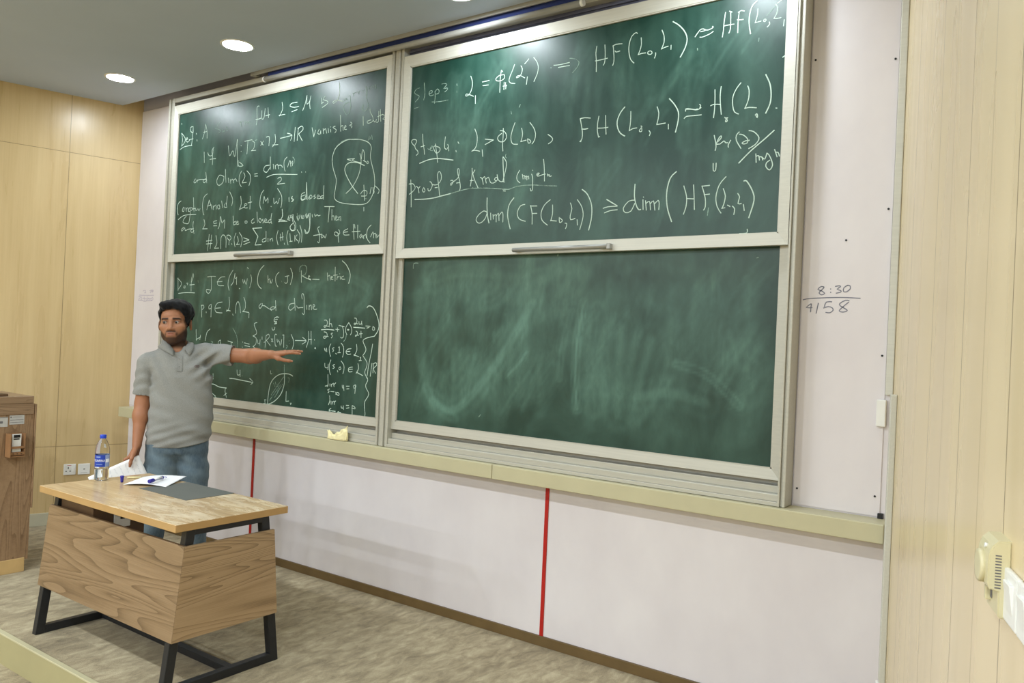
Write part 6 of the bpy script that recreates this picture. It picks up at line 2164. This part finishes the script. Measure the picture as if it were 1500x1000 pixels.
V = relax(V, F, 2, 0.4)
link_mesh('jeans', np_mesh('jeans', V, F), M['denim'], man, label='faded blue jeans')
V, F = isosurf(hair_sdf, HC-v3(0.16, 0.17, 0.15), HC+v3(0.16, 0.18, 0.18), 0.004)
V = relax(V, F, 1, 0.4)
link_mesh('hair', np_mesh('hair', V, F), M['hair'], man, label='short thick black hair')
for s in (-1, 1):
    c = from_head((s*0.0315, -0.0795, 0.0005))
    mb = MB(); bmesh.ops.create_uvsphere(mb.bm, u_segments=20, v_segments=14, radius=0.0108*HS)
    for f in mb.bm.faces: f.smooth = True
    ey = mb.build('eye', M['eye_white'], body, loc=c)
    g = from_head((s*0.0315-0.0035, -0.0795-0.0100, 0.0005))-c
    mb = MB(); bmesh.ops.create_uvsphere(mb.bm, u_segments=16, v_segments=10, radius=0.0066*HS)
    bmesh.ops.scale(mb.bm, vec=(1, 0.35, 1), verts=mb.bm.verts)
    mb.build('iris', M['iris'], ey, loc=tuple(g))

# collar: folded band round the neck, open at the front, with two points
def collar():
    n = 48
    rows = []
    c = v3(0.018, 0.012, 0)
    gap = math.radians(24)
    for i in range(n+1):
        u = i/n
        a = math.radians(289)+gap+(2*math.pi-2*gap)*u
        fr = abs(2*u-1)                        # 1 at the two front ends, 0 at the back
        dx, dy = math.cos(a), math.sin(a)
        z_top = 1.514-0.016*fr**2-0.062*fr**6
        z_low = 1.462-0.030*fr**2-0.022*fr**8
        rr = 0.070+0.006*fr**4
        out = 0.024+0.016*fr**3
        rows.append([
            (c[0]+dx*rr*0.97, c[1]+dy*rr*0.97, z_top-0.030),
            (c[0]+dx*rr, c[1]+dy*rr, z_top-0.002),
            (c[0]+dx*(rr+0.005), c[1]+dy*(rr+0.005), z_top),
            (c[0]+dx*(rr+out*0.55), c[1]+dy*(rr+out*0.55), z_top*0.5+z_low*0.5),
            (c[0]+dx*(rr+out), c[1]+dy*(rr+out), z_low)])
    V = np.array([p for r in rows for p in r]); F = []
    idx = np.array([i for i in range(len(V)) if i % 5 >= 2])
    for _ in range(12):                        # lay the fall of the collar on the shirt
        P = V[idx]; d = shirt_sdf(P); e = 0.002
        G = np.stack([shirt_sdf(P+v3(*(e if k == j else 0 for j in range(3))))-shirt_sdf(P-v3(*(e if k == j else 0 for j in range(3)))) for k in range(3)], 1)
        G /= np.maximum(np.linalg.norm(G, axis=1), 1e-9)[:, None]
        V[idx] = P+G*np.clip(0.0065-d, 0, 0.02)[:, None]*0.8
    for i in range(n):
        for k in range(4):
            a = i*5+k
            F.append((a, a+1, a+6, a+5))
    me = bpy.data.meshes.new('collar'); me.from_pydata(V.tolist(), [], F)
    for p in me.polygons: p.use_smooth = True
    o = link_mesh('collar', me, M['polo_dark'], shirt)
    s = o.modifiers.new('solid', 'SOLIDIFY'); s.thickness = 0.003; s.offset = 1
    return o
collar()
def front_y(f, x, z):
    ys = np.linspace(-0.30, 0.05, 351)
    p = np.stack([np.full_like(ys, x), ys, np.full_like(ys, z)], 1)
    d = f(p); i = int(np.argmax(d < 0))
    return float(ys[i])
pts = [(0.043-0.00, z) for z in np.linspace(1.418, 1.318, 12)]
pv = []
for (x, z) in pts:
    xx = 0.043+(1.418-z)*0.02
    for dx in (-0.0155, 0.0155): pv.append((xx+dx, front_y(shirt_sdf, xx+dx, z)-0.0022, z))
me = bpy.data.meshes.new('placket'); me.from_pydata(pv, [], [(2*i, 2*i+1, 2*i+3, 2*i+2) for i in range(11)])
pk = link_mesh('placket', me, M['polo_dark'], shirt); sm = pk.modifiers.new('s', 'SOLIDIFY'); sm.thickness = 0.0028
for z in (1.392, 1.345):
    x = 0.043+(1.418-z)*0.02
    mb = MB(); y = front_y(shirt_sdf, x, z)
    mb.tube([(x, y-0.003, z), (x, y-0.0062, z)], 0.0054, 14); mb.build('button', M['button'], shirt)
def badge():
    x0, z0 = 0.146, 1.352
    mb = MB()
    n = 20
    y = lambda x, z: front_y(shirt_sdf, x, z)-0.0016
    a = [(x0+0.0125*math.copysign(abs(math.cos(t))**0.6, math.cos(t)), z0+0.0058*math.copysign(abs(math.sin(t))**0.6, math.sin(t))) for t in [2*math.pi*i/n for i in range(n)]]
    mb.tube([(x, y(x, z), z) for x, z in a+[a[0]]], 0.0013, 6)
    mb.tube([(x0-0.004, y(x0, z0), z0), (x0+0.004, y(x0, z0), z0)], 0.0012, 6)
    mb.build('chest_badge', M['badge'], shirt)
badge()
for (hp, kn, an) in LEGS:
    ax, ay = an[0], an[1]
    s = 1 if ax > 0 else -1
    def shoe(p, ax=ax, ay=ay, s=s):
        q = (p-v3(ax, ay, 0))@rotz(s*0.18)
        d = ell(q, (0, -0.085, 0.036), (0.046, 0.125, 0.040))
        d = smin(d, ell(q, (0, 0.010, 0.055), (0.038, 0.052, 0.050)), 0.04)
        return np.maximum(d, 0.012-p[:, 2])
    V, F = isosurf(shoe, (ax-0.12, ay-0.28, 0.0), (ax+0.12, ay+0.12, 0.14), 0.005)
    sh = link_mesh('shoe', np_mesh('shoe', relax(V, F, 1), F), M['shoe'], man)
    mb = MB()
    R = rotz(s*0.18)
    ring = [R@v3(0.047*math.cos(t)*(1 if math.sin(t) < 0 else 0.86), -0.055+0.150*math.sin(t)*(1.0 if math.sin(t) < 0 else 0.72), 0)+v3(ax, ay, 0) for t in [2*math.pi*i/28 for i in range(28)]]
    mb.prism([(p[0], p[1]) for p in ring], 'z', 0.0, 0.016); mb.build('sole', M['sole'], sh)

# papers in his right hand
def l2w(x, y, z):
    a = math.radians(58.35); c, s = math.cos(a), math.sin(a)
    return Vector((PX+c*x-s*y, PY+s*x+c*y, z))
def held(w, h, twist, dz, label, ox):
    # A = top corner in the hand; e1 runs down-left, e2 down-right
    e1 = v3(-0.906, 0.0, -0.423); e2 = v3(0.423, 0.0, -0.906)
    c, s = math.cos(twist), math.sin(twist)
    a1, a2 = e1*c+e2*s, -e1*s+e2*c
    A = v3(-0.163, -0.082+dz, 0.797)-a1*ox
    def fn(u, v):
        p = A+a1*(u*w)+a2*(v*h)+v3(0, -1, 0)*(0.020*(u**2)+0.012*math.sin(v*2.2)*(u+0.3)-0.004)
        return tuple(p)
    o = sheet('paper_sheet', 0, 0, 16, 12, fn, M['paper'])
    o.location = (PX, PY, 0); o.rotation_euler = (0, 0, math.radians(58.35))
    setprops(o, label, 'paper', 'paper sheets')
    return o, A, a1, a2
ho, A, a1, a2 = held(0.297, 0.210, 0.0, 0.0, 'white sheet with handwritten lines held in the man\'s hand behind the desk', 0.0)
mb = MB(); rnd = random.Random(4)
for r in range(9):
    u = 0.03+0.030*r
    k = 0.018
    while k < 0.185:
        l = rnd.uniform(0.008, 0.026)
        P = []
        for i in range(5):
            vv = k+l*i/4; uu = u+rnd.uniform(-0.003, 0.003)
            P.append(A+a1*uu+a2*vv+v3(0, -1, 0)*(0.020*((uu/0.297)**2)+0.012*math.sin(vv/0.212*2.2)*(uu/0.297+0.3)-0.004+0.0010))
        mb.tube([tuple(p) for p in P], 0.0011, 4, False)
        k += l+rnd.uniform(0.004, 0.012)
mb.build('handwriting', M['paper_ink'], ho)
